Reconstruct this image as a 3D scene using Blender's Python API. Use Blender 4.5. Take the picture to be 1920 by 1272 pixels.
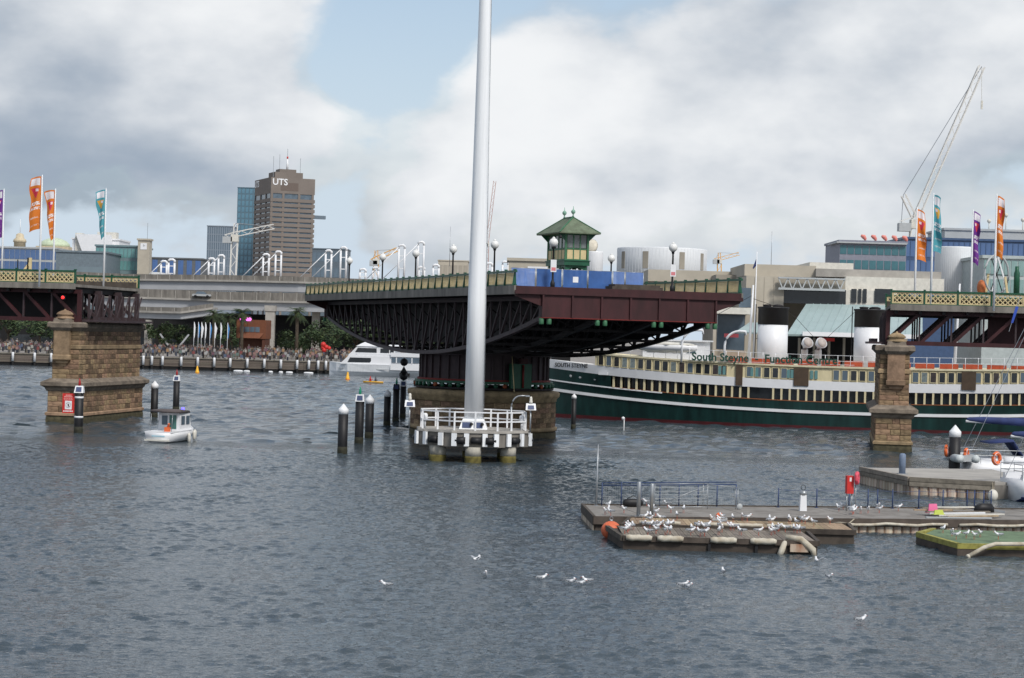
import bpy, bmesh, math, random
from mathutils import Vector, Matrix, noise as mnoise
import numpy as np

for o in list(bpy.data.objects):
    bpy.data.objects.remove(o)
scene = bpy.context.scene
COL = scene.collection
R = math.radians
random.seed(7)

# ------------------------------------------------------------------ camera
F, H = 3800.0, 8.8                       # focal length in photo pixels, eye height above the water
ROLL = R(1.6)
CR, SR = math.cos(ROLL), math.sin(ROLL)
cam_d = bpy.data.cameras.new('camera')
cam = bpy.data.objects.new('camera', cam_d)
COL.objects.link(cam)
cam.location = (0, 0, H)
cam.rotation_euler = (R(90), -ROLL, 0)
cam_d.sensor_width = 36.0
cam_d.lens = F / 1920 * 36.0
cam_d.shift_y = -10 / 1920
cam_d.clip_start = 0.5
cam_d.clip_end = 9000
scene.camera = cam

# ------------------------------------------------------------------ sky and sun
SUN_EL, SUN_AZ = R(47), R(148)           # azimuth measured from +Y clockwise: sun behind the camera, to the right
world = bpy.data.worlds.new('World')
scene.world = world
world.use_nodes = True
wn, wl = world.node_tree.nodes, world.node_tree.links
wn.clear()

def wmath(op, a, b=None, c=None):
    n = wn.new('ShaderNodeMath'); n.operation = op
    for i, v in enumerate((a, b, c)):
        if v is None: continue
        if isinstance(v, (int, float)): n.inputs[i].default_value = v
        else: wl.new(v, n.inputs[i])
    return n.outputs[0]
def wmap(v, a, b, c, d, smooth=True):
    n = wn.new('ShaderNodeMapRange'); n.interpolation_type = 'SMOOTHSTEP' if smooth else 'LINEAR'
    wl.new(v, n.inputs[0])
    for i, k in enumerate((a, b, c, d)): n.inputs[i + 1].default_value = k
    return n.outputs[0]
def wvec(op, a, b):
    n = wn.new('ShaderNodeVectorMath'); n.operation = op
    wl.new(a, n.inputs[0])
    if isinstance(b, tuple): n.inputs[1].default_value = b
    else: wl.new(b, n.inputs[1])
    return n
def wnoise(vec, scale, detail, rough, dist=0.0):
    n = wn.new('ShaderNodeTexNoise')
    n.inputs['Scale'].default_value = scale; n.inputs['Detail'].default_value = detail
    n.inputs['Roughness'].default_value = rough; n.inputs['Distortion'].default_value = dist
    wl.new(vec, n.inputs['Vector'])
    return n.outputs['Fac']
def wmix(f, a, b):
    n = wn.new('ShaderNodeMix'); n.data_type = 'RGBA'
    wl.new(f, n.inputs[0])
    for s, v in ((6, a), (7, b)):
        if isinstance(v, tuple): n.inputs[s].default_value = (*v, 1)
        else: wl.new(v, n.inputs[s])
    return n.outputs[2]
def sky_dir(x, y):
    u, v = x - 960, y - 636
    return Vector(((u * CR + v * SR) / F, 1.0, -(v * CR - u * SR + 10) / F)).normalized()

sky = wn.new('ShaderNodeTexSky'); sky.sky_type = 'NISHITA'; sky.sun_disc = False
sky.sun_elevation = SUN_EL; sky.sun_rotation = SUN_AZ
sky.air_density = 1.0; sky.dust_density = 1.6; sky.ozone_density = 1.0
tc = wn.new('ShaderNodeTexCoord')
dvec = tc.outputs['Generated']
st = wvec('MULTIPLY', dvec, (1.0, 1.0, 1.75)).outputs[0]         # clouds are wider than tall
offs = wvec('ADD', st, (3.17, 1.30, 0.42)).outputs[0]
up = wvec('ADD', offs, (-0.012, 0.0, 0.040)).outputs[0]
n_big = wnoise(offs, 7.5, 6.0, 0.52)
n_up = wnoise(up, 7.5, 4.0, 0.50)
n_fine = wnoise(offs, 26.0, 4.0, 0.55)
n_shade = wnoise(wvec('ADD', st, (7.7, 2.2, 5.1)).outputs[0], 5.0, 2.0, 0.5)
def blob(x, y, r, w, sx=1.0):
    c = sky_dir(x, y)
    d = wvec('SUBTRACT', dvec, tuple(c))
    d = wvec('MULTIPLY', d.outputs[0], (1.0 / sx, 1.0, 1.0))
    ln = wn.new('ShaderNodeVectorMath'); ln.operation = 'LENGTH'; wl.new(d.outputs[0], ln.inputs[0])
    q = wmath('DIVIDE', ln.outputs['Value'], r / F)
    g = wmath('POWER', 2.718, wmath('MULTIPLY', wmath('MULTIPLY', q, q), -1.0))
    return wmath('MULTIPLY', g, w)
def total(items):
    s = items[0]
    for i in items[1:]: s = wmath('ADD', s, i)
    return s
# the banks of cloud and the openings between them
cover_f = total([n_big, blob(300, 110, 300, .24, 1.5), blob(960, 270, 160, .22, 1.2), blob(1500, 170, 330, .20, 1.6),
                 blob(745, 105, 115, -.36, 1.3), blob(650, 330, 100, -.20, 1.2), blob(330, 420, 130, -.16, 2.2), blob(1290, 330, 80, -.12, 1.5),
                 blob(1400, 420, 70, -.10, 3.0)])
cover = wmap(cover_f, .41, .58, .0, 1.0)
light_f = total([wmath('MULTIPLY', wmath('SUBTRACT', n_big, n_up), 1.5), wmath('MULTIPLY', n_fine, .36), wmath('MULTIPLY', n_shade, .40),
                 blob(960, 260, 165, .42, 1.2), blob(130, 285, 150, -.62, 2.1), blob(380, 90, 130, .16, 1.6), blob(1430, 430, 110, .32, 3.2), blob(250, 170, 120, .12, 2.0), blob(470, 110, 150, .14, 1.3), blob(1650, 260, 180, .04, 1.5), blob(1400, 150, 230, -.07, 1.7),
                 blob(1300, 60, 170, -.10, 2.0)])
light = wmap(light_f, -.18, .84, 0.0, 1.0)
c_cloud = wmix(light, (.29, .35, .43), (.77, .785, .80))
sep = wn.new('ShaderNodeSeparateXYZ'); wl.new(dvec, sep.inputs[0])
thin = wmap(sep.outputs[2], 0.0, 0.24, .97, .20)                  # thin high veil, thicker towards the horizon
veil = wmath('MAXIMUM', cover, thin)
c_all = wmix(wmap(cover, .0, .45, 0, 1), (.53, .62, .72), c_cloud)
bg1 = wn.new('ShaderNodeBackground'); wl.new(sky.outputs[0], bg1.inputs[0]); bg1.inputs[1].default_value = .11
bg2 = wn.new('ShaderNodeBackground'); wl.new(c_all, bg2.inputs[0]); bg2.inputs[1].default_value = 1.0
mx = wn.new('ShaderNodeMixShader'); wl.new(veil, mx.inputs[0]); wl.new(bg1.outputs[0], mx.inputs[1]); wl.new(bg2.outputs[0], mx.inputs[2])
wo = wn.new('ShaderNodeOutputWorld'); wl.new(mx.outputs[0], wo.inputs[0])

sd = bpy.data.lights.new('sun', 'SUN'); sd.energy = 2.5; sd.angle = R(12); sd.color = (1.0, .955, .89)
sun = bpy.data.objects.new('sun', sd); COL.objects.link(sun)
sv = Vector((math.sin(SUN_AZ) * math.cos(SUN_EL), math.cos(SUN_AZ) * math.cos(SUN_EL), math.sin(SUN_EL)))
sun.rotation_euler = sv.to_track_quat('Z', 'Y').to_euler()
sun.location = (60, -60, 120)

vs = scene.view_settings
vs.view_transform = 'Standard'; vs.look = 'None'; vs.exposure = 0.22; vs.gamma = 1.0; vs.use_curve_mapping = False
scene.cycles.use_denoising = True
world.cycles.sampling_method = 'MANUAL'; world.cycles.sample_map_resolution = 512
scene.cycles.max_bounces = 5; scene.cycles.transparent_max_bounces = 12

# ------------------------------------------------------------------ helpers
def at(x, y, D):
    """a photo pixel carried out to depth D (metres in front of the camera)"""
    u, v = x - 960, y - 636
    return Vector(((u * CR + v * SR) * D / F, D, H - (v * CR - u * SR + 10) * D / F))
def depth(x, y, z=0.0):
    """depth of the point at height z seen at a photo pixel"""
    return (H - z) * F / ((y - 636) * CR - (x - 960) * SR + 10)

MATS = {}
def mat(name, col, rough=.6, metal=0.0, var=.18, vscale=1.5, bump=0.0, bscale=8.0, spec=.4, alpha=1.0, rand=0.0, col2=None, vstretch=(1, 1, 1), emit=None):
    if name in MATS: return MATS[name]
    m = bpy.data.materials.new(name); m.use_nodes = True
    nt = m.node_tree; N, L = nt.nodes, nt.links
    b = N['Principled BSDF']
    b.inputs['Roughness'].default_value = rough; b.inputs['Metallic'].default_value = metal
    b.inputs['Specular IOR Level'].default_value = spec
    co = N.new('ShaderNodeTexCoord'); mp = N.new('ShaderNodeMapping'); mp.inputs['Scale'].default_value = vstretch
    L.new(co.outputs['Object'], mp.inputs[0])
    nz = N.new('ShaderNodeTexNoise'); nz.inputs['Scale'].default_value = vscale; nz.inputs['Detail'].default_value = 6; nz.inputs['Roughness'].default_value = .62
    L.new(mp.outputs[0], nz.inputs['Vector'])
    mr = N.new('ShaderNodeMapRange'); mr.inputs[1].default_value = .3; mr.inputs[2].default_value = .7
    L.new(nz.outputs['Fac'], mr.inputs[0])
    mix = N.new('ShaderNodeMix'); mix.data_type = 'RGBA'
    c2 = col2 if col2 else tuple(c * (1 - var) for c in col)
    c1 = col if col2 else tuple(min(1, c * (1 + var * .6)) for c in col)
    mix.inputs[6].default_value = (*c2, 1); mix.inputs[7].default_value = (*c1, 1)
    L.new(mr.outputs[0], mix.inputs[0])
    out = mix.outputs[2]
    if rand:
        oi = N.new('ShaderNodeObjectInfo'); hs = N.new('ShaderNodeHueSaturation')
        r2 = N.new('ShaderNodeMapRange'); r2.inputs[3].default_value = 1 - rand; r2.inputs[4].default_value = 1 + rand
        L.new(oi.outputs['Random'], r2.inputs[0]); L.new(r2.outputs[0], hs.inputs['Value'])
        r3 = N.new('ShaderNodeMath'); r3.operation = 'MULTIPLY'; r3.inputs[1].default_value = 7.31; L.new(oi.outputs['Random'], r3.inputs[0])
        r4 = N.new('ShaderNodeMath'); r4.operation = 'FRACT'; L.new(r3.outputs[0], r4.inputs[0])
        r5 = N.new('ShaderNodeMapRange'); r5.inputs[3].default_value = .485; r5.inputs[4].default_value = .515
        L.new(r4.outputs[0], r5.inputs[0]); L.new(r5.outputs[0], hs.inputs['Hue'])
        L.new(out, hs.inputs['Color']); out = hs.outputs['Color']
    L.new(out, b.inputs['Base Color'])
    if bump:
        bz = N.new('ShaderNodeTexNoise'); bz.inputs['Scale'].default_value = bscale; bz.inputs['Detail'].default_value = 4
        L.new(mp.outputs[0], bz.inputs['Vector'])
        bp = N.new('ShaderNodeBump'); bp.inputs['Strength'].default_value = .6; bp.inputs['Distance'].default_value = bump
        L.new(bz.outputs['Fac'], bp.inputs['Height']); L.new(bp.outputs[0], b.inputs['Normal'])
    if alpha < 1: b.inputs['Alpha'].default_value = alpha
    if emit:
        b.inputs['Emission Color'].default_value = (*emit[0], 1); b.inputs['Emission Strength'].default_value = emit[1]
    MATS[name] = m
    return m

class MB:
    """collects shapes; build() links them as one mesh object"""
    def __init__(s): s.v = []; s.f = []; s.m = []; s.mi = 0; s.sm = []
    def add(s, vs, fs, smooth=False):
        o = len(s.v); s.v += [tuple(p) for p in vs]
        for f in fs: s.f.append(tuple(i + o for i in f)); s.m.append(s.mi); s.sm.append(smooth)
        return s
    def box(s, x0, x1, y0, y1, z0, z1):
        return s.add([(x0,y0,z0),(x1,y0,z0),(x1,y1,z0),(x0,y1,z0),(x0,y0,z1),(x1,y0,z1),(x1,y1,z1),(x0,y1,z1)],
                     [(3,2,1,0),(4,5,6,7),(0,1,5,4),(1,2,6,5),(2,3,7,6),(3,0,4,7)])
    def bar(s, p, q, w, h=None, upv=(0,0,1)):
        p, q = Vector(p), Vector(q); h = h or w
        d = (q - p).normalized(); u = Vector(upv)
        if abs(d.dot(u)) > .98: u = Vector((0,1,0)) if abs(d.y) < .9 else Vector((1,0,0))
        a = d.cross(u).normalized() * (w / 2); b = a.cross(d).normalized() * (h / 2)
        vs = [p-a-b, p+a-b, p+a+b, p-a+b, q-a-b, q+a-b, q+a+b, q-a+b]
        return s.add(vs, [(3,2,1,0),(4,5,6,7),(0,1,5,4),(1,2,6,5),(2,3,7,6),(3,0,4,7)])
    def tube(s, pts, r, n=6, cap=True):
        pts = [Vector(p) for p in pts]; k = len(pts)
        rs = r if isinstance(r, (list, tuple)) else [r] * k
        o = []; 
        for i, p in enumerate(pts):
            d = (pts[min(i+1,k-1)] - pts[max(i-1,0)]).normalized()
            u = Vector((0,0,1)) if abs(d.z) < .95 else Vector((1,0,0))
            a = d.cross(u).normalized(); b = a.cross(d)
            for j in range(n):
                t = 2*math.pi*j/n
                o.append(p + (a*math.cos(t) + b*math.sin(t)) * rs[i])
        fs = [(i*n+j, i*n+(j+1)%n, (i+1)*n+(j+1)%n, (i+1)*n+j) for i in range(k-1) for j in range(n)]
        if cap: fs += [tuple(range(n-1,-1,-1)), tuple((k-1)*n + j for j in range(n))]
        return s.add(o, fs, n > 5)
    def lathe(s, prof, n=24, c=(0,0,0), sx=1.0, sy=1.0, smooth=True):
        """prof: list of (radius, z)"""
        o = []; k = len(prof)
        for r, z in prof:
            for j in range(n):
                t = 2*math.pi*j/n
                o.append((c[0]+r*sx*math.cos(t), c[1]+r*sy*math.sin(t), c[2]+z))
        fs = [(i*n+j, i*n+(j+1)%n, (i+1)*n+(j+1)%n, (i+1)*n+j) for i in range(k-1) for j in range(n)]
        fs += [tuple(range(n-1,-1,-1)), tuple((k-1)*n + j for j in range(n))]
        return s.add(o, fs, smooth)
    def ball(s, c, r, n=10, m=7, sc=(1,1,1)):
        prof = [(max(.02*r, r*math.sin(math.pi*i/m)), -r*math.cos(math.pi*i/m)) for i in range(m+1)]
        o = []
        for q, z in prof:
            for j in range(n):
                t = 2*math.pi*j/n
                o.append((c[0]+q*sc[0]*math.cos(t), c[1]+q*sc[1]*math.sin(t), c[2]+z*sc[2]))
        fs = [(i*n+j, i*n+(j+1)%n, (i+1)*n+(j+1)%n, (i+1)*n+j) for i in range(m) for j in range(n)]
        fs += [tuple(range(n-1,-1,-1)), tuple(m*n + j for j in range(n))]
        return s.add(o, fs, True)
    def prism(s, poly, z0, z1):
        n = len(poly)
        vs = [(x,y,z0) for x,y in poly] + [(x,y,z1) for x,y in poly]
        return s.add(vs, [tuple(range(n-1,-1,-1)), tuple(range(n,2*n))] + [(i,(i+1)%n,n+(i+1)%n,n+i) for i in range(n)])
    def slab(s, poly, off):
        """polygon of 3-D points pushed out by the vector off"""
        n = len(poly); off = Vector(off)
        vs = [Vector(p) for p in poly] + [Vector(p)+off for p in poly]
        return s.add(vs, [tuple(range(n-1,-1,-1)), tuple(range(n,2*n))] + [(i,(i+1)%n,n+(i+1)%n,n+i) for i in range(n)])
    def loft(s, secs, smooth=True, cap=True):
        n = len(secs[0]); o = [p for sec in secs for p in sec]; k = len(secs)
        fs = [(i*n+j, i*n+(j+1)%n, (i+1)*n+(j+1)%n, (i+1)*n+j) for i in range(k-1) for j in range(n)]
        if cap: fs += [tuple(range(n-1,-1,-1)), tuple((k-1)*n + j for j in range(n))]
        return s.add(o, fs, smooth)
    def mesh(s, name, mats):
        me = bpy.data.meshes.new(name)
        me.from_pydata(s.v, [], s.f)
        if not isinstance(mats, (list, tuple)): mats = [mats]
        for m in mats: me.materials.append(m)
        me.polygons.foreach_set('material_index', s.m)
        me.polygons.foreach_set('use_smooth', s.sm)
        bm = bmesh.new(); bm.from_mesh(me)
        bmesh.ops.recalc_face_normals(bm, faces=bm.faces)
        bm.to_mesh(me); bm.free()
        me.update()
        return me
    def build(s, name, mats, parent=None, **kw):
        return put(name, s.mesh(name, mats), parent, **kw)

def put(name, me, parent=None, loc=(0,0,0), rot=(0,0,0), scale=(1,1,1), label=None):
    o = bpy.data.objects.new(name, me); COL.objects.link(o)
    o.location = loc; o.rotation_euler = rot; o.scale = scale
    if parent is not None: o.parent = parent
    if label: o['label'] = label
    return o
def tag(o, label=None, cat=None, group=None, kind=None):
    if label: o['label'] = label
    if cat: o['category'] = cat
    if group: o['group'] = group
    if kind: o['kind'] = kind
    return o
def thing(name, label, cat, loc=(0,0,0), rz=0.0, group=None):
    o = bpy.data.objects.new(name, None); COL.objects.link(o)
    o.empty_display_size = .2
    o.location = loc; o.rotation_euler = (0,0,rz)
    return tag(o, label, cat, group)
def text(name, body, size, m, parent=None, loc=(0,0,0), rot=(R(90),0,0), extrude=.01, align='LEFT', sx=1.0, bold=0.0):
    c = bpy.data.curves.new(name, 'FONT'); c.body = body; c.size = size; c.extrude = extrude; c.align_x = align; c.offset = bold
    c.resolution_u = 3
    t = bpy.data.objects.new(name, c); COL.objects.link(t)
    bpy.context.view_layer.update()
    me = bpy.data.meshes.new_from_object(t.evaluated_get(bpy.context.evaluated_depsgraph_get()))
    bpy.data.objects.remove(t)
    me.materials.clear(); me.materials.append(m)
    return put(name, me, parent, loc, rot, (sx,1,1))

# ------------------------------------------------------------------ materials
M = {}
M['stone'] = mat('sandstone', (.245,.165,.10), .9, var=.6, vscale=2.2, bump=.03, bscale=9, rand=.46)
M['stone_trim'] = mat('sandstone_trim', (.29,.205,.125), .9, var=.5, vscale=1.3, bump=.03, bscale=7, rand=.15)
M['stone_grey'] = mat('sandstone_weathered', (.20,.165,.13), .9, var=.5, vscale=1.6, bump=.03, bscale=7)
M['mortar'] = mat('mortar', (.13,.085,.05), .95, var=.4, vscale=3)
M['algae'] = mat('tidal_stone', (.075,.065,.035), .8, var=.6, vscale=3, bump=.04)
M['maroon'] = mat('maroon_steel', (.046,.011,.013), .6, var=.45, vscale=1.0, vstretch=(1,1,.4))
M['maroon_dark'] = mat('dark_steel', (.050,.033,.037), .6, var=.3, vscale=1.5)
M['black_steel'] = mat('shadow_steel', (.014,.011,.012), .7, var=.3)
M['green'] = mat('green_paint', (.012,.085,.045), .45, var=.25)
M['green_l'] = mat('light_green_paint', (.05,.16,.08), .5, var=.25)
M['cream'] = mat('cream_paint', (.60,.49,.27), .6, var=.16, vscale=2)
M['conc'] = mat('concrete', (.36,.34,.31), .85, var=.22, vscale=.6, bump=.01)
M['conc_d'] = mat('dirty_concrete', (.20,.185,.165), .9, var=.4, vscale=1.2, vstretch=(1,1,.25))
M['white'] = mat('white_paint', (.74,.75,.77), .4, var=.06, vscale=.8)
M['white_m'] = mat('white_metal', (.83,.85,.87), .35, var=.10, vscale=1.2, vstretch=(3,3,.12))
M['offwhite'] = mat('aged_white', (.62,.60,.54), .6, var=.18, vscale=1.5)
M['black'] = mat('black_rubber', (.012,.012,.014), .55, var=.3, vscale=2)
M['dark'] = mat('dark_void', (.010,.010,.011), .9, var=.2)
M['glass'] = mat('dark_glass', (.018,.022,.026), .08, var=.3, spec=.6)
M['glass_b'] = mat('blue_glass', (.07,.13,.27), .12, var=.35, vscale=.3, spec=.6)
M['glass_t'] = mat('teal_glass', (.12,.27,.27), .12, var=.35, vscale=.3, spec=.6)
M['glass_g'] = mat('grey_glass', (.10,.14,.18), .15, var=.35, vscale=.3, spec=.6)
M['red'] = mat('red_paint', (.55,.03,.025), .5, var=.12)
M['orange'] = mat('orange_plastic', (.75,.16,.05), .5, var=.15)
M['yellow'] = mat('yellow_plastic', (.80,.42,.02), .5, var=.15)
M['steel'] = mat('galvanised_steel', (.36,.38,.40), .4, metal=.6, var=.2)
M['solar'] = mat('solar_cell', (.06,.08,.16), .2, var=.2)
M['grey'] = mat('grey_panel', (.40,.42,.43), .6, var=.12, vscale=.5)
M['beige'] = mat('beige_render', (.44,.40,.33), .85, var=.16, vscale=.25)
M['beige_d'] = mat('dark_beige_panel', (.33,.30,.25), .85, var=.2, vscale=.3)  # darker tone of the beige render
M['wood'] = mat('weathered_planks', (.22,.19,.155), .9, var=.4, vscale=2.5, bump=.01, bscale=14, rand=.25)
M['wood_tan'] = mat('tan_planks', (.34,.25,.16), .9, var=.3, vscale=2.5, rand=.18)
M['wood_dark'] = mat('dark_timber', (.075,.062,.05), .9, var=.4, vscale=2, rand=.2)
M['blue_net'] = mat('blue_shade_cloth', (.045,.125,.36), .8, var=.2, alpha=.86)
M['blue_net_l'] = mat('thin_blue_mesh', (.16,.28,.62), .8, var=.2, alpha=.62)
M['lamp_globe'] = mat('opal_globe', (.74,.74,.72), .25, var=.05)
M['navy'] = mat('navy_canvas', (.025,.04,.13), .8, var=.3)
M['rope'] = mat('rope', (.42,.37,.28), .9, var=.3)
# ------------------------------------------------------------------ water
def water_mat():
    m = bpy.data.materials.new('harbour_water'); m.use_nodes = True
    N, L = m.node_tree.nodes, m.node_tree.links
    b = N['Principled BSDF']
    b.inputs['Base Color'].default_value = (.044, .061, .074, 1)
    b.inputs['Roughness'].default_value = .07; b.inputs['IOR'].default_value = 1.333
    co = N.new('ShaderNodeTexCoord')
    prev = None
    for sc, st, dist, det, lo, hi in ((4.6, (1, 1.7, 1), .016, 2, .40, .80), (13.0, (1, 1.5, 1), .004, 1, .3, .7)):
        mp = N.new('ShaderNodeMapping'); mp.inputs['Scale'].default_value = st; mp.inputs['Rotation'].default_value = (0, 0, R(8))
        L.new(co.outputs['Object'], mp.inputs[0])
        nz = N.new('ShaderNodeTexNoise'); nz.inputs['Scale'].default_value = sc; nz.inputs['Detail'].default_value = det
        nz.inputs['Roughness'].default_value = .5; nz.inputs['Distortion'].default_value = .3
        L.new(mp.outputs[0], nz.inputs['Vector'])
        mr = N.new('ShaderNodeMapRange'); mr.interpolation_type = 'SMOOTHSTEP'; mr.inputs[1].default_value = lo; mr.inputs[2].default_value = hi   # peaky crests, flat troughs
        L.new(nz.outputs['Fac'], mr.inputs[0])
        bp = N.new('ShaderNodeBump'); bp.inputs['Strength'].default_value = 1.0; bp.inputs['Distance'].default_value = dist
        L.new(mr.outputs[0], bp.inputs['Height'])
        if prev: L.new(prev, bp.inputs['Normal'])
        prev = bp.outputs[0]
    L.new(prev, b.inputs['Normal'])
    return m
M['water'] = water_mat()
def wave_field(nx, ny, step, lmin, lmax, slope, seed):
    """wind chop: random waves of many lengths, crests lying mostly across the view, calmer and rougher patches"""
    rng = np.random.RandomState(seed)
    kx = np.fft.fftfreq(nx, step)[None, :]*2*math.pi; ky = np.fft.fftfreq(ny, step)[:, None]*2*math.pi
    k = np.sqrt(kx**2 + ky**2) + 1e-9; th = np.arctan2(np.abs(ky), np.abs(kx))
    sp = k**-2.6 * (.12 + np.sin(th + R(4))**4) * np.exp(-(2*math.pi/lmax/k)**4) * np.exp(-(k*lmin/2/math.pi)**4)
    h = np.fft.ifft2(np.fft.fft2(rng.randn(ny, nx))*sp).real
    gx, gy = np.gradient(h, step)
    h *= slope/np.sqrt((gx**2 + gy**2).mean())
    en = np.fft.ifft2(np.fft.fft2(rng.randn(ny, nx))*np.exp(-(k*7.0/2/math.pi)**2)).real
    h *= np.clip(1 + .20*en/en.std(), .5, 1.6)
    s_ = h/h.std(); return h*(1 + .28*np.clip(s_, -1.5, 2.5))               # sharper crests, flatter troughs
def grid(x0, x1, y0, y1, step, lmin, lmax, slope, seed, fade):
    xs = np.arange(x0, x1+step*.5, step); ys = np.arange(y0, y1+step*.5, step); nx, ny = len(xs), len(ys)
    X, Y = np.meshgrid(xs, ys); Z = wave_field(nx, ny, step, lmin, lmax, slope, seed)
    Z *= np.clip(np.minimum(np.minimum(X-xs[0], xs[-1]-X), np.minimum(Y-ys[0], (ys[-1]-Y)*fade))/8, 0, 1)
    idx = np.arange(nx*ny).reshape(ny, nx)
    return np.stack([X.ravel(), Y.ravel(), Z.ravel()], 1), np.stack([idx[:-1,:-1].ravel(), idx[:-1,1:].ravel(), idx[1:,1:].ravel(), idx[1:,:-1].ravel()], 1), (xs[0], xs[-1], ys[0], ys[-1])
def make_water():
    V1, F1, q1 = grid(-40, 40, 43, 150, .115, .30, .64, .098, 3, 1.0)
    V2, F2, q2 = grid(-112, 112, q1[3], q1[3]+242, .56, 1.2, 2.4, .085, 8, .12)
    x0, x1, y0, y1 = q1; u0, u1, w0, w1 = q2; B = 4000.0
    V3 = np.array([(-B,-400,0),(B,-400,0),(x0,y0,0),(x1,y0,0),(x0,y1,0),(x1,y1,0),(u0,w0,0),(u1,w0,0),(u0,w1,0),(u1,w1,0),(-B,B,0),(B,B,0),(-B,w0,0),(B,w0,0),(-B,w1,0),(B,w1,0),(-B,y0,0),(B,y0,0)])
    F3 = np.array([(0,1,17,16),(16,2,4,12),(3,17,13,5),(12,6,8,14),(7,13,15,9),(14,15,11,10)])
    o2, o3 = len(V1), len(V1)+len(V2); V = np.concatenate([V1, V2, V3]).astype(np.float32); Fq = np.concatenate([F1, F2+o2, F3+o3]).astype(np.int32)
    me = bpy.data.meshes.new('water'); me.vertices.add(len(V)); me.vertices.foreach_set('co', V.ravel())
    me.loops.add(Fq.size); me.loops.foreach_set('vertex_index', Fq.ravel())
    me.polygons.add(len(Fq)); me.polygons.foreach_set('loop_start', np.arange(0, Fq.size, 4, dtype=np.int32)); me.polygons.foreach_set('use_smooth', np.ones(len(Fq), dtype=bool))
    me.update(calc_edges=True); me.validate(); me.materials.append(M['water'])
    return tag(put('water', me), kind='structure')
make_water()

# ------------------------------------------------------------------ sandstone piers
BR = R(-9)
E1 = Vector((math.cos(BR), math.sin(BR), 0)); E2 = Vector((-math.sin(BR), math.cos(BR), 0))
LP = Vector((-37.06, 174.5, 0)); RP = Vector((29.76, 165.0, 0))
def block_mesh():
    c = .06; v = []; f = []
    for (x, z, y) in [(-.5,-.5,.5),(.5,-.5,.5),(.5,.5,.5),(-.5,.5,.5), (-.5,-.5,-.4),(.5,-.5,-.4),(.5,.5,-.4),(-.5,.5,-.4),
                      (-.5+c*.6,-.5+c,-.5),(.5-c*.6,-.5+c,-.5),(.5-c*.6,.5-c,-.5),(-.5+c*.6,.5-c,-.5)]:
        v.append((x, y, z))
    for a in (0, 4):
        for i in range(4): f.append((a+i, a+(i+1)%4, a+4+(i+1)%4, a+4+i))
    f.append((8,9,10,11)); f.append((3,2,1,0))
    b = MB(); b.add(v, f); return b.mesh('stone_block', M['stone'])
BLOCK = block_mesh()
def stone_face(parent, p0, ang, width, z0, z1, ch, bw, rnd, proud=.05):
    """courses of blocks on a vertical face that starts at p0 and runs along the direction ang; front is to its right (-y of the run)"""
    n = max(1, round((z1-z0)/ch)); ch = (z1-z0)/n
    d = Vector((math.cos(ang), math.sin(ang), 0)); nrm = Vector((math.sin(ang), -math.cos(ang), 0))
    for i in range(n):
        k = max(1, round(width/bw)); cuts = [0.0]
        for j in range(1, k): cuts.append((j + (.5 if i % 2 else 0) * (1 if k > 1 else 0) + rnd.uniform(-.16, .16)) * width/(k + (.5 if i % 2 else 0)))
        cuts.append(width)
        for a, b in zip(cuts[:-1], cuts[1:]):
            w = b - a - .025; pr = proud + rnd.uniform(-.018, .022)
            c = Vector(p0) + d*(a+b)/2 + nrm*(pr - .15)
            put('stone_block', BLOCK, parent, (c.x, c.y, z0 + (i+.5)*ch), (0,0,ang), (w, .30, ch-.022))
def ring(mb, x0, x1, y0, y1, prof):
    """stepped moulding around a rectangle: prof = list of (overhang, z)"""
    secs = [[(x0-o,y0-o,z),(x1+o,y0-o,z),(x1+o,y1+o,z),(x0-o,y1+o,z)] for o, z in prof]
    mb.loft(secs, smooth=False)
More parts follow.
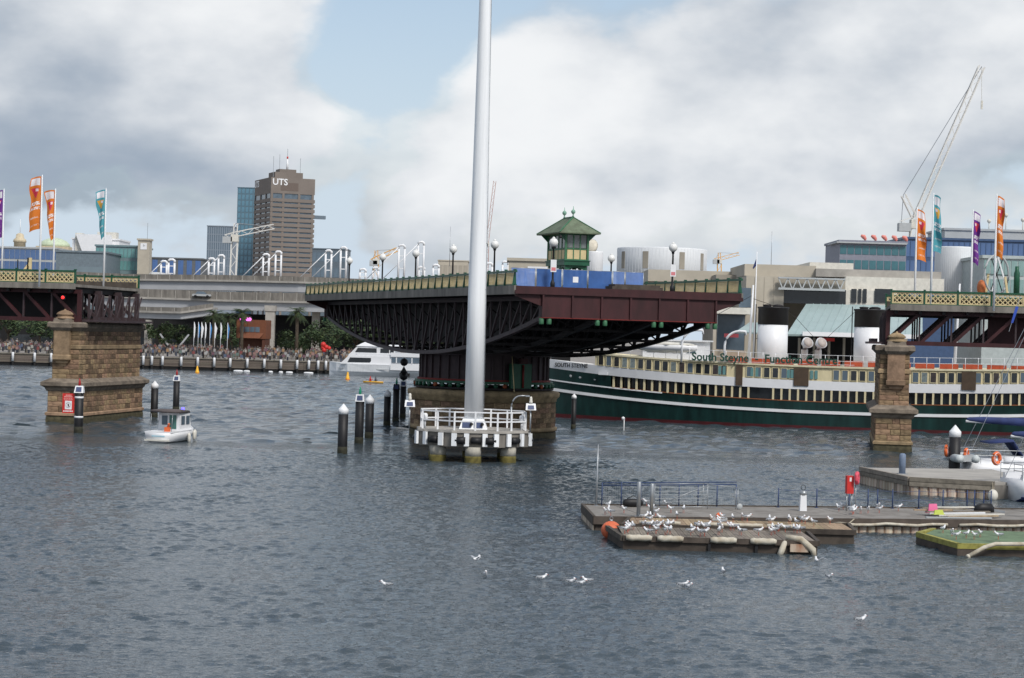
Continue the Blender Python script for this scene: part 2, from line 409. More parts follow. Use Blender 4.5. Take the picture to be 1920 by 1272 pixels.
def make_pier(origin, s, label):
    rnd = random.Random(11 + s)
    t = thing('sandstone_pier', label, 'bridge pier', origin, BR)
    W, Ln = 2.9, 16.0
    xa, xb = (-W, 0.0) if s < 0 else (0.0, W)
    b = MB(); b.box(xa+.02, xb-.02, .02, Ln, .62, 3.0); b.box(xa+.27, xb-.27, .27, Ln-.25, 3.0, 8.2); b.build('core', M['mortar'], t)
    b = MB(); ring(b, xa, xb, 0, Ln, [(.10,-1.5),(.10,.35),(.06,.62)]); b.build('tidal_footing', M['algae'], t)
    b = MB(); ring(b, xa, xb, 0, Ln, [(.02,.62),(.16,.66),(.16,.86),(.05,.95)]); b.build('plinth_course', M['stone_trim'], t)
    b = MB(); ring(b, xa, xb, 0, Ln, [(.05,2.75),(.14,2.85),(.22,3.05),(.50,3.22),(.50,3.52),(.30,3.62),(-.1,3.85)]); b.build('ledge', M['stone_grey'], t)
    b = MB(); ring(b, xa+.25, xb-.25, .25, Ln-.25, [(.05,6.38),(.13,6.45),(.13,6.72),(.04,6.80)]); b.build('band_course', M['stone_trim'], t)
    b = MB(); ring(b, xa+.25, xb-.25, .25, Ln-.25, [(.03,7.95),(.18,8.1),(.40,8.3),(.40,8.62),(.28,8.74)]); b.build('cornice', M['stone_grey'], t)
    # blocks: the end that faces the harbour and the side towards the opening
    side = BR*0
    for (z0, z1, ins) in ((.95, 2.78, 0.0), (3.8, 6.38, .25), (6.8, 7.97, .25)):
        stone_face(t, (xa+ins, ins, 0), 0.0, W-2*ins, z0, z1, .43, 1.0, rnd)
        if s < 0: stone_face(t, (xb-ins, ins, 0), R(90), Ln-2*ins, z0, z1, .43, 1.12, rnd)
        else:     stone_face(t, (xa+ins, Ln-ins, 0), R(-90), Ln-2*ins, z0, z1, .43, 1.12, rnd)
    # turret on the harbour end
    cx = (xa+xb)/2 - (.25 if s < 0 else -.1)
    b = MB(); ring(b, cx-.70, cx+.70, -.22, .6, [(0,5.55),(0,8.05)]); b.build('turret_shaft', M['stone_trim'], t)
    b = MB(); ring(b, cx-.72, cx+.72, -.24, .6, [(-.42,4.95),(-.40,5.05),(-.2,5.2),(-.18,5.35),(.04,5.5),(.06,5.85),(.015,5.9)]); b.build('turret_corbel', M['stone_trim'], t)
    b = MB(); ring(b, cx-.72, cx+.72, -.24, 1.2, [(.02,8.0),(.22,8.25),(.26,8.60),(.05,8.75),(0,9.05)]); b.build('turret_cornice', M['stone_grey'], t)
    b = MB(); b.lathe([(.80,9.0),(.80,9.12),(.64,9.18),(.62,9.30),(.74,9.36),(.72,9.46),(.52,9.62),(.28,9.72),(.10,9.76),(.08,9.86)], 20, (cx,.45,0)); b.build('turret_cap', M['stone_trim'], t)
    return t
make_pier(LP, -1, 'banded sandstone pier behind the red warning sign, carrying the left bridge span')
make_pier(RP, 1, 'narrow sandstone pier in front of the green and white ship')

# ------------------------------------------------------------------ fixed bridge spans
def lattice_panel(L, h, t=.05, pitch=.34, sw=.105, margin=.13):
    """cream pierced panel: frame and crossing strips that leave diamond holes; local x along, z up"""
    b = MB()
    b.box(0, L, -t, t, 0, margin); b.box(0, L, -t, t, h-margin, h)
    b.box(0, margin*1.5, -t, t, margin, h-margin); b.box(L-margin*1.5, L, -t, t, margin, h-margin)
    hh = h - 2*margin; x0, x1 = margin*1.5, L - margin*1.5
    k = int((x1-x0+hh)/pitch) + 1
    for sgn, off in ((1, .012), (-1, -.012)):
        for i in range(k):
            xs = x0 - hh + i*pitch if sgn > 0 else x0 + i*pitch
            pa, pb = (xs, margin), (xs + sgn*hh, h-margin)
            # clip to the panel
            (ax, az), (bx, bz) = pa, pb
            def clip(ax, az, bx, bz):
                dx = bx-ax; ts = [0.0, 1.0]
                lo, hi = 0.0, 1.0
                for lim, sg in ((x0, 1), (x1, -1)):
                    va, vb = (ax-lim)*sg, (bx-lim)*sg
                    if va < 0 and vb < 0: return None
                    if va < 0: lo = max(lo, va/(va-vb))
                    if vb < 0: hi = min(hi, va/(va-vb))
                if hi - lo < .03: return None
                return (ax+dx*lo, az+(bz-az)*lo, ax+dx*hi, az+(bz-az)*hi)
            c = clip(ax, az, bx, bz)
            if c: b.bar((c[0], off, c[1]), (c[2], off, c[3]), .03, sw, (0,1,0)) if False else b.slab(
                [(c[0]-sw*.7, off-.018, c[1]), (c[0]+sw*.7, off-.018, c[1]), (c[2]+sw*.7, off-.018, c[3]), (c[2]-sw*.7, off-.018, c[3])], (0, .036, 0))
    return b
PAN_L = 2.52
PANEL = lattice_panel(PAN_L, .96, t=.03, pitch=.40, sw=.085, margin=.11).mesh('lattice_panel', M['cream'])
POST = MB().box(-.06,.06,-.10,.10,0,1.14).box(-.10,.10,-.14,.14,1.14,1.22).mesh('rail_post', M['green'])
def make_fixed_span(origin, s, label):
    t = thing('fixed_bridge_span', label, 'bridge', origin, BR)
    L = 23.0
    def X(d): return s*(d)                                 # d metres away from the opening
    def bx(b, d0, d1, *r): b.box(min(X(d0),X(d1)), max(X(d0),X(d1)), *r)
    b = MB(); bx(b, .45, L, .0, 16.2, 11.78, 12.02); b.build('deck', M['conc_d'], t)
    for y0, y1 in ((-.12,.10),(16.1,16.32)):
        b = MB(); bx(b, .42, L, y0, y1, 11.58, 12.08); b.build('edge_beam', M['conc_d'], t)
    for y in (0.0, 16.2):
        b = MB(); bx(b, .40, L, y-.09, y+.09, 13.06, 13.20); b.build('top_rail', M['green'], t)
        b = MB(); bx(b, .40, L, y-.07, y+.07, 12.082, 12.14); b.build('bottom_rail', M['green'], t)
        n = 8
        for i in range(n):
            d = .52 + i*(PAN_L+.14)
            put('lattice_panel', PANEL, t, (X(d) if s > 0 else X(d+PAN_L), y, 12.12))
            put('rail_post', POST, t, (X(d-.07), y, 12.08))
    for y in (.75, 5.6, 10.6, 15.4):
        tr = MB(); bx(tr, .1, L, y-.16, y+.16, 11.22, 11.56); tr.box(min(X(.1),X(L)), max(X(.1),X(L)), y-.16, y+.16, 8.76, 9.10)
        tr.box(min(X(.1),X(.45)), max(X(.1),X(.45)), y-.15, y+.15, 9.1, 11.22)
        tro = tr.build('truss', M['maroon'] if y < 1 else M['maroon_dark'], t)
        for i in range(8):
            d0 = .35 + i*2.55
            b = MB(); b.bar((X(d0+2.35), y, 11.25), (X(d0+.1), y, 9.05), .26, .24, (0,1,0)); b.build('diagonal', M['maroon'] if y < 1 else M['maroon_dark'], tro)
            b = MB(); b.box(X(d0+2.45)-.07, X(d0+2.45)+.07, y-.10, y+.10, 9.1, 11.22); b.build('hanger', M['maroon_dark'], tro)
    b = MB(); bx(b, (.8 if s < 0 else 8.4), L, 2.9, 3.1, 9.0, 11.3); b.build('dark_infill_plate', M['black_steel'] if s < 0 else M['maroon'], t)  # left: black sheet added to darken the interior; right: maroon panel
    for y in (.55, 15.65):
        b = MB(); bx(b, .5, L, y-.05, y+.05, 12.03, 12.62); b.build('dark_backing_board', M['wood_dark'], t)  # dark boards added so the lattice holes look shaded
    for i in range(12):
        d = .9 + i*1.9
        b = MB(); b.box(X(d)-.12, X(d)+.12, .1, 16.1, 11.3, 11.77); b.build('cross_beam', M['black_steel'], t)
    for i in range(6):
        d = 2.0 + i*3.6
        b = MB(); b.box(X(d)-.10, X(d)+.10, .6, 15.6, 8.85, 9.02); b.build('lower_beam', M['maroon_dark'], t)
    b = MB(); bx(b, -1.3, .09, .9, 15.5, 8.80, 8.98); b.build('bearing_plate', M['maroon_dark'], t)
    for k, y in enumerate((2.2, 3.9, 5.6, 7.3, 9.0, 10.7, 12.4, 14.1)):
        b = MB(); bx(b, -.12, .05, y-.1, y+.1, 8.98, 11.2); b.build('end_post', M['maroon_dark'], t)
        b = MB(); b.bar((X(-.04), y+.1, 9.0), (X(-.04), y+1.6, 11.2), .10, .10); b.build('end_brace', M['maroon_dark'], t)
        b = MB(); bx(b, -1.0, -.5, y-.15, y+.15, 8.98, 9.25); b.build('bearing', M['maroon_dark'], t)
    return t
make_fixed_span(LP + E1*(-.25), -1, 'left bridge span with cream lattice parapet and red steel truss beneath')
make_fixed_span(RP + E1*(.55), 1, 'right bridge span with cream lattice parapet above the yacht rigging')
# red and white signal lamps under the spans
def signal_lamp(p, label, col, strength):
    t = thing('signal_lamp', label, 'signal light', p)
    b = MB(); b.box(-.16,.16,0,.3,-.18,.18); b.build('housing', M['black'], t)
    b = MB(); b.lathe([(.13,0),(.13,.03),(.08,.07)], 12); o = b.build('lens', mat('lens_'+label[:5], col, .3, emit=(col, strength)), t); o.rotation_euler = (R(90),0,0)
    return t
signal_lamp(at(118, 558, 174.6), 'red signal lamp glowing under the left bridge span', (.9,.02,.02), 2.5)

# ------------------------------------------------------------------ swing span
SP = Vector((-2.3, 174.0, 0)); SA = math.atan2(-.952, .306)
sw = thing('swing_span', 'opened swing span of the bridge with fish-bellied dark trusses on a round drum', 'bridge', SP, SA)
HL, HW = 34.3, 8.4
def zb(s): return 7.03 + 3.0*(s/34.0)**2
b = MB(); b.box(-HL, HL-.05, -HW+.06, HW-.06, 11.80, 12.06); b.build('deck', M['conc_d'], sw)
for y in (-HW-.02, HW+.02):
    b = MB(); b.box(-HL-.02, HL, y-.14, y+.14, 11.52, 12.12); b.build('edge_beam', M['conc_d'], sw)
    b = MB(); b.box(-HL, HL, y-.08, y+.08, 13.02, 13.16); b.build('top_rail', M['green'], sw)
    b = MB(); b.box(-HL, HL, y-.05, y+.05, 12.123, 12.2); b.build('bottom_rail', M['green'], sw)
def rail_bracket():
    b = MB(); b.slab([(-.05,-.17,0),(-.05,.12,0),(-.05,.06,.9),(-.05,.09,1.05),(-.05,-.05,1.05),(-.05,-.07,.75)], (.1,0,0)); b.box(-.08,.08,-.1,.1,1.05,1.13)
    return b.mesh('rail_bracket', M['green'])
BRK = rail_bracket()
SPAN_PANEL = lattice_panel(1.92, .80, t=.02, pitch=.20, sw=.03, margin=.06).mesh('rail_panel', M['cream'])
for y, fl in ((-HW-.02, 0), (HW+.02, math.pi)):
    for i in range(35):
        s = -HL + .1 + i*2.005
        put('rail_bracket', BRK, sw, (s, y, 12.12), (0,0,fl))
        if i < 34: put('rail_panel', SPAN_PANEL, sw, (s+.045, y, 12.2))
# trusses
NP = 28
for y in (-6.2, -2.1, 2.1, 6.2):
    tb = MB(); xs = [-33.6 + 67.2*i/NP for i in range(NP+1)]
    for a, c in zip(xs[:-1], xs[1:]):
        tb.bar((a, y, zb(a)), (c, y, zb(c)), .34, .30)
    tb.box(-33.6, 33.6, y-.17, y+.17, 11.16, 11.50)
    for e in (-33.7, 33.55): tb.box(e-.22, e+.22, y-.2, y+.2, 9.9, 11.16)
    tm = M['maroon_dark'] if y < -5 else M['black_steel']  # inner trusses coloured blacker to stand for the shade under the deck
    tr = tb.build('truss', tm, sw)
    for i in range(NP):
        a, c = xs[i], xs[i+1]
        b = MB()
        if a < 0: b.bar((a, y, 11.2), (c, y, zb(c)), .13, .17, (0,1,0))
        else: b.bar((c, y, 11.2), (a, y, zb(a)), .13, .17, (0,1,0))
        b.build('brace', tm, tr)
        b = MB(); b.box(c-.08, c+.08, y-.06, y+.06, zb(c)+.1, 11.17); b.build('hanger', tm, tr)
for i in range(NP+1):
    x = -33.6 + 67.2*i/NP
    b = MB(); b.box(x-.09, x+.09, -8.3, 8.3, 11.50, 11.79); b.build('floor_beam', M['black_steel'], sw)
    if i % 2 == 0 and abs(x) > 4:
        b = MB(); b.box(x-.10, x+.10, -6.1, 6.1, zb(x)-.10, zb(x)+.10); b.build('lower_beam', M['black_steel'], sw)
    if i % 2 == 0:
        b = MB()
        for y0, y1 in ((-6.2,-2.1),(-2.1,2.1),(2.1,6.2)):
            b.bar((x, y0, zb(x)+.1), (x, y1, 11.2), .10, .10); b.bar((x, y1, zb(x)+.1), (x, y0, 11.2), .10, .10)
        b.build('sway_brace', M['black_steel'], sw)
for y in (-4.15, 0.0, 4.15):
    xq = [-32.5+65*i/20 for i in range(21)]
    b = MB(); b.slab([(x, y-.06, zb(x)+.85 if zb(x) < 9.6 else 10.45) for x in xq] + [(32.5, y-.06, 11.49), (-32.5, y-.06, 11.49)], (0,.12,0)); b.build('dark_infill_plate', M['black_steel'], sw)  # black sheets added between the trusses to shut out light below the deck
b = MB(); b.slab([(x, 5.9, zb(x)+.4) for x in xq] + [(32.5, 5.9, 11.49), (-32.5, 5.9, 11.49)], (0,.1,0)); b.build('dark_infill_plate', M['black_steel'], sw)  # one more black sheet added to darken the right underside
# end girder facing the camera (and its twin at the far end)
for e, sg in ((HL, 1), (-HL, -1)):
    b = MB(); b.box(min(e-.35*sg, e), max(e-.35*sg, e), -6.5, 6.5, 10.0, 11.55); b.build('end_girder', M['maroon'], sw)
    b = MB(); b.box(min(e-.5*sg, e+.16*sg), max(e-.5*sg, e+.16*sg), -HW-.1, HW+.1, 11.555, 11.80); b.build('end_flange', M['maroon'], sw)
    b = MB(); b.box(min(e-.45*sg, e+.06*sg), max(e-.45*sg, e+.06*sg), -HW, HW, 11.803, 12.10); b.build('end_fascia', M['maroon'], sw)
    b = MB(); b.box(min(e-.4*sg, e+.10*sg), max(e-.4*sg, e+.10*sg), -6.55, 6.55, 9.94, 9.998); b.build('lower_flange', mat('dull_red', (.16,.015,.012), .6), sw)
    for i in range(7):
        y = -6.45 + 12.9*i/6
        b = MB(); b.box(min(e, e+.13*sg), max(e, e+.13*sg), y-.06, y+.06, 10.0, 11.553); b.build('stiffener', M['maroon'], sw)
    for y in (-6.2, -2.1, 2.1, 6.2):
        for dy in (-.28, .28):
            b = MB(); b.lathe([(.14,9.50),(.17,9.56),(.17,9.90),(.14,9.94)], 10, (e-.1*sg, y+dy, 0)); b.build('end_latch', M['green_l'], sw)
    for sgy in (-1, 1):
        b = MB(); b.slab([(e-.3*sg, sgy*6.5, 11.55), (e-.3*sg, sgy*HW, 11.55), (e-.3*sg, sgy*HW, 11.40), (e-.3*sg, sgy*6.5, 10.75)], (.2*sg,0,0)); b.build('bracket', M['maroon'], sw)
b = MB(); b.box(HL-1.6, HL-.2, -1.3, 2.5, 12.07, 12.32); b.box(HL-1.5, HL-.25, -1.1, 2.3, 12.32, 12.46); b.build('deck_hatch', M['wood_dark'], sw)
# drum, roller ring
b = MB(); b.lathe([(5.45,4.75),(5.45,6.9),(5.75,6.9),(5.75,7.15)], 48, smooth=False); b.build('drum', M['maroon_dark'], sw)
for i in range(36):
    t_ = 2*math.pi*i/36
    b = MB(); b.box(5.45,5.60,-.07,.07,4.78,6.88); b.build('drum_rib', M['maroon_dark'], sw, rot=(0,0,t_))
b = MB(); b.lathe([(5.75,4.55),(5.95,4.55),(5.95,4.74),(5.75,4.74)], 48, smooth=False); b.build('roller_ring', M['green'], sw)
b = MB(); b.lathe([(5.60,4.75),(5.72,4.75),(5.72,4.9),(5.60,4.9)], 48, smooth=False); b.build('upper_ring', mat('dull_red', (.16,.015,.012)), sw)
b = MB(); b.lathe([(5.9,4.06),(6.0,4.06),(6.0,4.22),(5.9,4.22)], 48, smooth=False); b.build('track', M['black_steel'], sw)
for i in range(48):
    b = MB(); b.lathe([(.16,-.12),(.18,-.08),(.18,.08),(.16,.12)], 10); b.build('roller', M['green'] if i % 5 else mat('dull_orange', (.25,.06,.02), .6), sw, loc=(5.93*math.cos(i*math.pi/24), 5.93*math.sin(i*math.pi/24), 4.39), rot=(0, R(90), i*math.pi/24))
# turning gear on the harbour side of the drum
g = MB(); g.box(5.7,6.05,-1.0,1.0,4.25,6.3); g.build('gear_frame', M['green'], sw, rot=(0,0,R(14)))
g = MB(); g.tube([(6.15,.1,4.3),(6.15,.1,6.2)], .09, 8); g.build('gear_shaft', mat('dull_red', (.16,.015,.012)), sw, rot=(0,0,R(14)))
g = MB(); g.box(6.0,6.4,-.35,.35,6.3,6.75); g.build('motor', M['maroon'], sw, rot=(0,0,R(14)))
g = MB(); g.tube([(6.9,-1.2,4.0),(6.1,-1.0,6.9)], .05, 6); g.build('ladder_rail', M['cream'], sw, rot=(0,0,R(14)))

# round sandstone pivot pier
pv = thing('pivot_pier', 'round sandstone pier under the swing span drum', 'bridge pier', SP, 0)
rnd = random.Random(5)
b = MB(); b.lathe([(6.12,.6),(6.12,3.5)], 64, smooth=False); b.build('core', M['mortar'], pv)
b = MB(); b.lathe([(6.30,-1.5),(6.30,.4),(6.25,.55)], 64); b.build('tidal_footing', M['algae'], pv)
b = MB(); b.lathe([(6.15,.56),(6.38,.62),(6.38,.86),(6.2,.95)], 64); b.build('plinth_course', M['stone_trim'], pv)
b = MB(); b.lathe([(6.15,3.0),(6.28,3.08),(6.30,3.3),(6.52,3.5),(6.55,3.8),(6.40,3.92),(5.2,4.05)], 64); b.build('coping', M['stone_trim'], pv)
def wedge(n):
    a = math.pi/n; r0, r1 = 6.0, 6.22; b = MB(); c = .02
    P = lambda r, t, z: (r*math.cos(t), r*math.sin(t), z)
    vs = []
    for z in (0, 1):
        for t in (-a+.003, 0, a-.003): vs.append(P(r0, t, z)); vs.append(P(r1, t, z))
    b.add(vs, [(1,3,9,7),(3,5,11,9),(0,1,7,6),(5,4,10,11),(6,7,9,8),(8,9,11,10),(2,3,1,0),(4,5,3,2)])
    return b.mesh('stone_block', M['stone'])
NW = 42; WEDGE = wedge(NW)
for i in range(5):
    for j in range(NW):
        t_ = (j + .5*(i % 2))*2*math.pi/NW; k = 1 + rnd.uniform(-.003, .004)
        put('stone_block', WEDGE, pv, (0,0,.95+i*.412), (0,0,t_), (k, k, .395))

# control cabin on the edge of the span
cb = thing('control_cabin', 'small green and cream control cabin with hipped green roof standing above the swing span', 'cabin',
           SP + Vector((.952*7.3, .306*7.3, 12.06)), SA)
cw, cl = 1.0, 2.3                                                # half sizes across and along the span
for x in (-cl+.12, -cl/3, cl/3, cl-.12):
    for y in (-cw+.1, cw-.1):
        b = MB(); b.box(x-.09, x+.09, y-.09, y+.09, 0.0, 2.75); b.build('leg', M['green'], cb)
for y in (-cw+.1, cw-.1):
    for k in range(3):
        xa, xb = (-cl+.12, -cl/3, cl/3)[k], (-cl/3, cl/3, cl-.12)[k]
        pts = [(xa+.09,y-.05,2.74),(xa+.09,y-.05,2.1)] + [((xa+xb)/2 - (xb-xa-.18)/2*math.cos(q), y-.05, 2.1+.5*math.sin(q)) for q in [math.pi*i/8 for i in range(1,8)]] + [(xb-.09,y-.05,2.1),(xb-.09,y-.05,2.74)]
        b = MB(); b.slab(pts, (0,.1,0)); b.build('arch', M['green'], cb)
for x in (-cl+.12, cl-.12):
    pts = [(x-.05,-cw+.19,2.74),(x-.05,-cw+.19,2.1)] + [(x-.05, -(cw-.19)*math.cos(q), 2.1+.5*math.sin(q)) for q in [math.pi*i/8 for i in range(1,8)]] + [(x-.05,cw-.19,2.1),(x-.05,cw-.19,2.74)]
    b = MB(); b.slab(pts, (.1,0,0)); b.build('arch', M['green'], cb)
b = MB(); b.box(-cl-.15, cl+.15, -cw-.15, cw+.15, 2.75, 3.12); b.box(-cl-.22, cl+.22, -cw-.22, cw+.22, 3.12, 3.2); b.build('floor', M['green'], cb)
b = MB(); b.box(-cl+.06, cl-.06, -cw+.06, cw-.06, 3.2, 5.5); b.build('interior', M['dark'], cb)
for x in (-cl, cl):
    for y in (-cw, cw):
        b = MB(); b.box(x-.09, x+.09, y-.09, y+.09, 3.2, 5.5); b.build('corner_post', M['green_l'], cb)
def cab_face(p, d, wid, n):
    d = Vector(d); nrm = Vector((d.y, -d.x, 0))
    for i in range(n):
        a0 = .09 + (wid-.18)*i/n; a1 = .09 + (wid-.18)*(i+1)/n
        q0 = Vector(p)+d*(a0+.05); q1 = Vector(p)+d*(a1-.05)
        for nm, z0, z1, m, o in (('panel', 3.28, 4.08, M['cream'], .03), ('window_pane', 4.25, 5.35, mat('cabin_glass', (.15,.17,.17), .12, var=.5, vscale=1.5, spec=.6), .0)):  # pane colour lightened to stand for pale reflections
            b = MB(); b.slab([(q0.x,q0.y,z0),(q1.x,q1.y,z0),(q1.x,q1.y,z1),(q0.x,q0.y,z1)], nrm*(-.05)); w_ = b.build(nm, m, cb, loc=nrm*o)
        if i:
            c = Vector(p)+d*a0
            b = MB(); b.bar((c.x,c.y,3.2),(c.x,c.y,5.5), .1, .1); b.build('mullion', M['green_l'], cb)
    for z in (3.24, 4.16, 5.43):
        c0, c1 = Vector(p)+d*.09, Vector(p)+d*(wid-.09)
        b = MB(); b.bar((c0.x,c0.y,z),(c1.x,c1.y,z), .12, .10); b.build('rail', M['green_l'], cb)
cab_face((cl, -cw, 0), (0,1,0), 2*cw, 3); cab_face((-cl, cw, 0), (0,-1,0), 2*cw, 3)
cab_face((-cl, -cw, 0), (1,0,0), 2*cl, 5); cab_face((cl, cw, 0), (-1,0,0), 2*cl, 5)
ev, rg = .85, 1.15
roof = MB(); ez = 5.45
A = [(-cl-ev,-cw-ev,ez),(cl+ev,-cw-ev,ez),(cl+ev,cw+ev,ez),(-cl-ev,cw+ev,ez)]
roof.add(A + [(x,y,z+.10) for x,y,z in A] + [(-rg,0,6.95),(rg,0,6.95)],
         [(3,2,1,0),(0,1,5,4),(1,2,6,5),(2,3,7,6),(3,0,4,7),(4,5,9,8),(5,6,9),(6,7,8,9),(7,4,8)])
rf = roof.build('roof', mat('verdigris_roof', (.155,.20,.13), .75, var=.5, vscale=1.6, col2=(.085,.10,.065)), cb)
b = MB(); b.bar((-rg,0,6.97),(rg,0,6.97), .14, .10)
for x, y, z in A: b.bar((x,y,z+.12), (math.copysign(rg, x),0,6.97), .12, .06)
b.build('ridge_capping', M['green_l'], rf)
for x in (-rg, rg):
    b = MB(); b.lathe([(.10,6.98),(.06,7.1),(.05,7.2),(.17,7.32),(.20,7.45),(.12,7.58),(.04,7.62),(.02,7.9)], 12, (x,0,0)); b.build('finial', mat('verdigris', (.20,.36,.28), .6, var=.2), rf)
for x in (-cl, cl):
    for y in (-cw, cw):
        sx_, sy_ = math.copysign(1,x), math.copysign(1,y)
        b = MB(); b.slab([(x, y+.09*sy_, 5.44), (x, y+.09*sy_, 4.85), (x, y+.7*sy_, 5.44)], (.06*sx_,0,0)); b.build('eave_bracket', M['green'], cb)
b = MB(); b.tube([(cl+ev-.1,-cw-ev+.1,5.45),(cl+ev-.1,-cw-ev+.1,5.25)], .02, 5); b.ball((cl+ev-.1,-cw-ev+.1,5.12), .14, 8, 6); b.build('camera_dome', M['black'], cb)

# lamp posts with opal globes along the span
def lamp_post(s, y, label, sign=False, h=3.15):
    p = SP + Vector((.306*s + .952*y, -.952*s + .306*y, 12.062))
    t = thing('lamp_post', label, 'lamp post', p, SA, 'globe lamp posts on the swing span')
    b = MB(); b.lathe([(.16,0),(.16,.35),(.11,.45),(.075,.6),(.06,h-.45),(.10,h-.42),(.10,h-.35),(.14,h-.28)], 10); b.build('post', M['black'], t)
    b = MB(); b.ball((0,0,h), .31, 16, 10); b.build('globe', M['lamp_globe'], t)
    b = MB(); b.lathe([(.12,h+.29),(.10,h+.34),(.03,h+.40)], 10); b.build('cap', M['lamp_globe'], t)
    if sign:
        b = MB(); b.box(.08,.12,-.21,.21,1.1,1.95); so = b.build('notice', M['white'], t)
        b = MB(); b.box(.123,.126,-.16,.16,1.18,1.42); b.build('red_print', mat('pale_red_print', (.62,.20,.22), .7), so)
ord_ = ['far end of', 'second from the far end on', 'middle of', 'second from the near end on', 'near end of']
for k, s in enumerate((-19.6, -6.9, 4.3, 15.4, 26.2)):
    lamp_post(s, -7.5, f'globe lamp post along the left side of the swing span, {["farthest of five","second farthest of five","third of five","fourth of five","nearest, right of the mast"][k]}')
lamp_post(33.2, -5.4, 'globe lamp post with white notice in front of the control cabin', True)
lamp_post(33.2, 3.55, 'globe lamp post with white notice in front of the round grey building', True)
lamp_post(10.3, 7.5, 'globe lamp post just right of the control cabin on the swing span')
# temporary blue barrier panels across the roadway
ys = [-8.2, -6.35, -4.4, -2.5, -.65, .3, 1.75]
names = ['pale blue mesh barrier panel at the left end of the barrier row', 'deep blue barrier panel beside the lamp post under the cabin', 'deep blue barrier panel with small white notice',
         'blue barrier panel behind the timber hatch', 'pale blue mesh barrier panel right of the timber hatch', 'pale blue mesh barrier panel at the right end of the barrier row']
for i in range(6):
    y0, y1 = ys[i]+.04, ys[i+1]-.04
    t = thing('barrier_panel', names[i], 'barrier', SP + Vector((.306*32.3+.952*y0, -.952*32.3+.306*y0, 12.062)), SA, 'blue barriers across the swing span')
    w = y1-y0
    b = MB(); b.tube([(0,0,0),(0,0,1.32)], .03, 6); b.tube([(0,w,0),(0,w,1.32)], .03, 6); b.tube([(0,0,1.32),(0,w,1.32)], .025, 6); b.tube([(0,0,.1),(0,w,.1)], .025, 6); b.build('frame', M['steel'], t)
    b = MB(); b.box(.03,.045,.03,w-.03,.08,1.31); b.build('mesh_sheet', M['blue_net_l'] if i in (0,4,5) else M['blue_net'], t)
    b = MB(); b.box(-.3,.3,-.05,.09,0,.05); b.box(-.3,.3,w-.09,w+.05,0,.05); b.build('foot', M['conc'], t)
    if i == 2: b = MB(); b.box(.05,.06,.75,1.15,.45,.85); b.build('notice', M['white'], t)
st = thing('step_ladder', 'blue step ladder standing behind the pale end barrier panel', 'ladder', SP + Vector((.306*31.6-.952*7.1, -.952*31.6-.306*7.1, 12.062)), SA)
for dy in (-.28, .28):
    b = MB(); b.bar((.35,dy,0),(0,dy*.7,1.25), .07, .04); b.bar((-.35,dy,0),(0,dy*.7,1.25), .06, .04); b.build('rail', MATS['blue_shade_cloth'], st)
for k in range(4):
    b = MB(); b.box(.28-.08*k-.06, .28-.08*k+.06, -.26+.02*k, .26-.02*k, .24+.27*k, .28+.27*k); b.build('tread', MATS['blue_shade_cloth'], st)
# ------------------------------------------------------------------ mooring platform with the tall white mast
PC = Vector((-2.52, 140.2, 0)); PR = R(4)
pf = thing('mooring_platform', 'concrete platform on stubby legs at the foot of the tall white mast', 'platform', PC, PR)
OCT = [(4.05*math.cos(R(22.5+45*i)), 3.5*math.sin(R(22.5+45*i))) for i in range(8)]
b = MB(); b.prism(OCT, 1.05, 2.0); b.build('slab', M['conc_d'], pf)
b = MB(); b.prism([(x*1.03, y*1.03) for x, y in OCT], 2.003, 2.16); b.build('deck', M['conc'], pf)
M['leg_conc'] = mat('stained_concrete', (.40,.38,.33), .9, var=.3, vscale=1.5, vstretch=(1,1,.4))
M['weed'] = mat('weed_band', (.13,.11,.03), .9, var=.5, vscale=4)
for x, y in ((-2.45,-1.9),(-.1,-3.0),(2.35,-1.9),(-2.4,1.9),(0,2.8),(2.4,1.9)):
    b = MB(); b.lathe([(.55,.42),(.55,1.05)], 20, (x,y,0)); l_ = b.build('leg', M['leg_conc'], pf)
    b = MB(); b.lathe([(.565,-1.5),(.565,.30),(.555,.44)], 20, (x,y,0)); b.build('weed', M['weed'], l_)
def oct_pt(f):                                                  # f in 0..8 around the platform edge
    i = int(f) % 8; a, c = Vector((*OCT[i],0)), Vector((*OCT[(i+1)%8],0)); return a.lerp(c, f-int(f))
for f in (3.55, 3.95, 4.25, 4.7, 5.06, 5.32, 5.70, 5.94, 6.3, 6.72, 7.05, 7.4):
    p = oct_pt(f); n = Vector((p.x/4.05, p.y/3.5, 0)).normalized(); a = math.atan2(n.y, n.x)
    b = MB(); b.box(.10,.26,-.17,.17,1.12,1.98); b.build('fender_plate', M['white_m'], pf, loc=(p.x,p.y,0), rot=(0,0,a))
for f in (3.75, 4.48, 5.19, 5.52, 5.82, 6.5, 7.2):
    p = oct_pt(f); n = Vector((p.x/4.05, p.y/3.5, 0)).normalized(); a = math.atan2(n.y, n.x)
    b = MB(); b.tube([(.14,-.34,1.5),(.14,.34,1.5)], .25, 10); b.build('fender_tyre', M['black'], pf, loc=(p.x,p.y,0), rot=(0,0,a))
for i in range(8):
    for f in (i+.02, i+.5):
        p = oct_pt(f)*.95
        b = MB(); b.box(p.x-.06,p.x+.06,p.y-.06,p.y+.06,2.16,3.42); b.build('rail_post', M['white'], pf)
    for z in (2.78, 3.40):
        p, q = oct_pt(i)*.95, oct_pt(i+.999)*.95
        b = MB(); b.bar((p.x,p.y,z),(q.x,q.y,z), .09, .09); b.build('handrail', M['white'], pf)
for x in (-3.35, 3.3):
    b = MB(); b.tube([(x,-1.0,2.16),(x,-1.0,2.75)], .07, 8); b.lathe([(.16,2.7),(.18,2.75),(.18,3.1),(.10,3.2)], 12, (x,-1.0,0)); b.build('mooring_light', M['white'], pf)
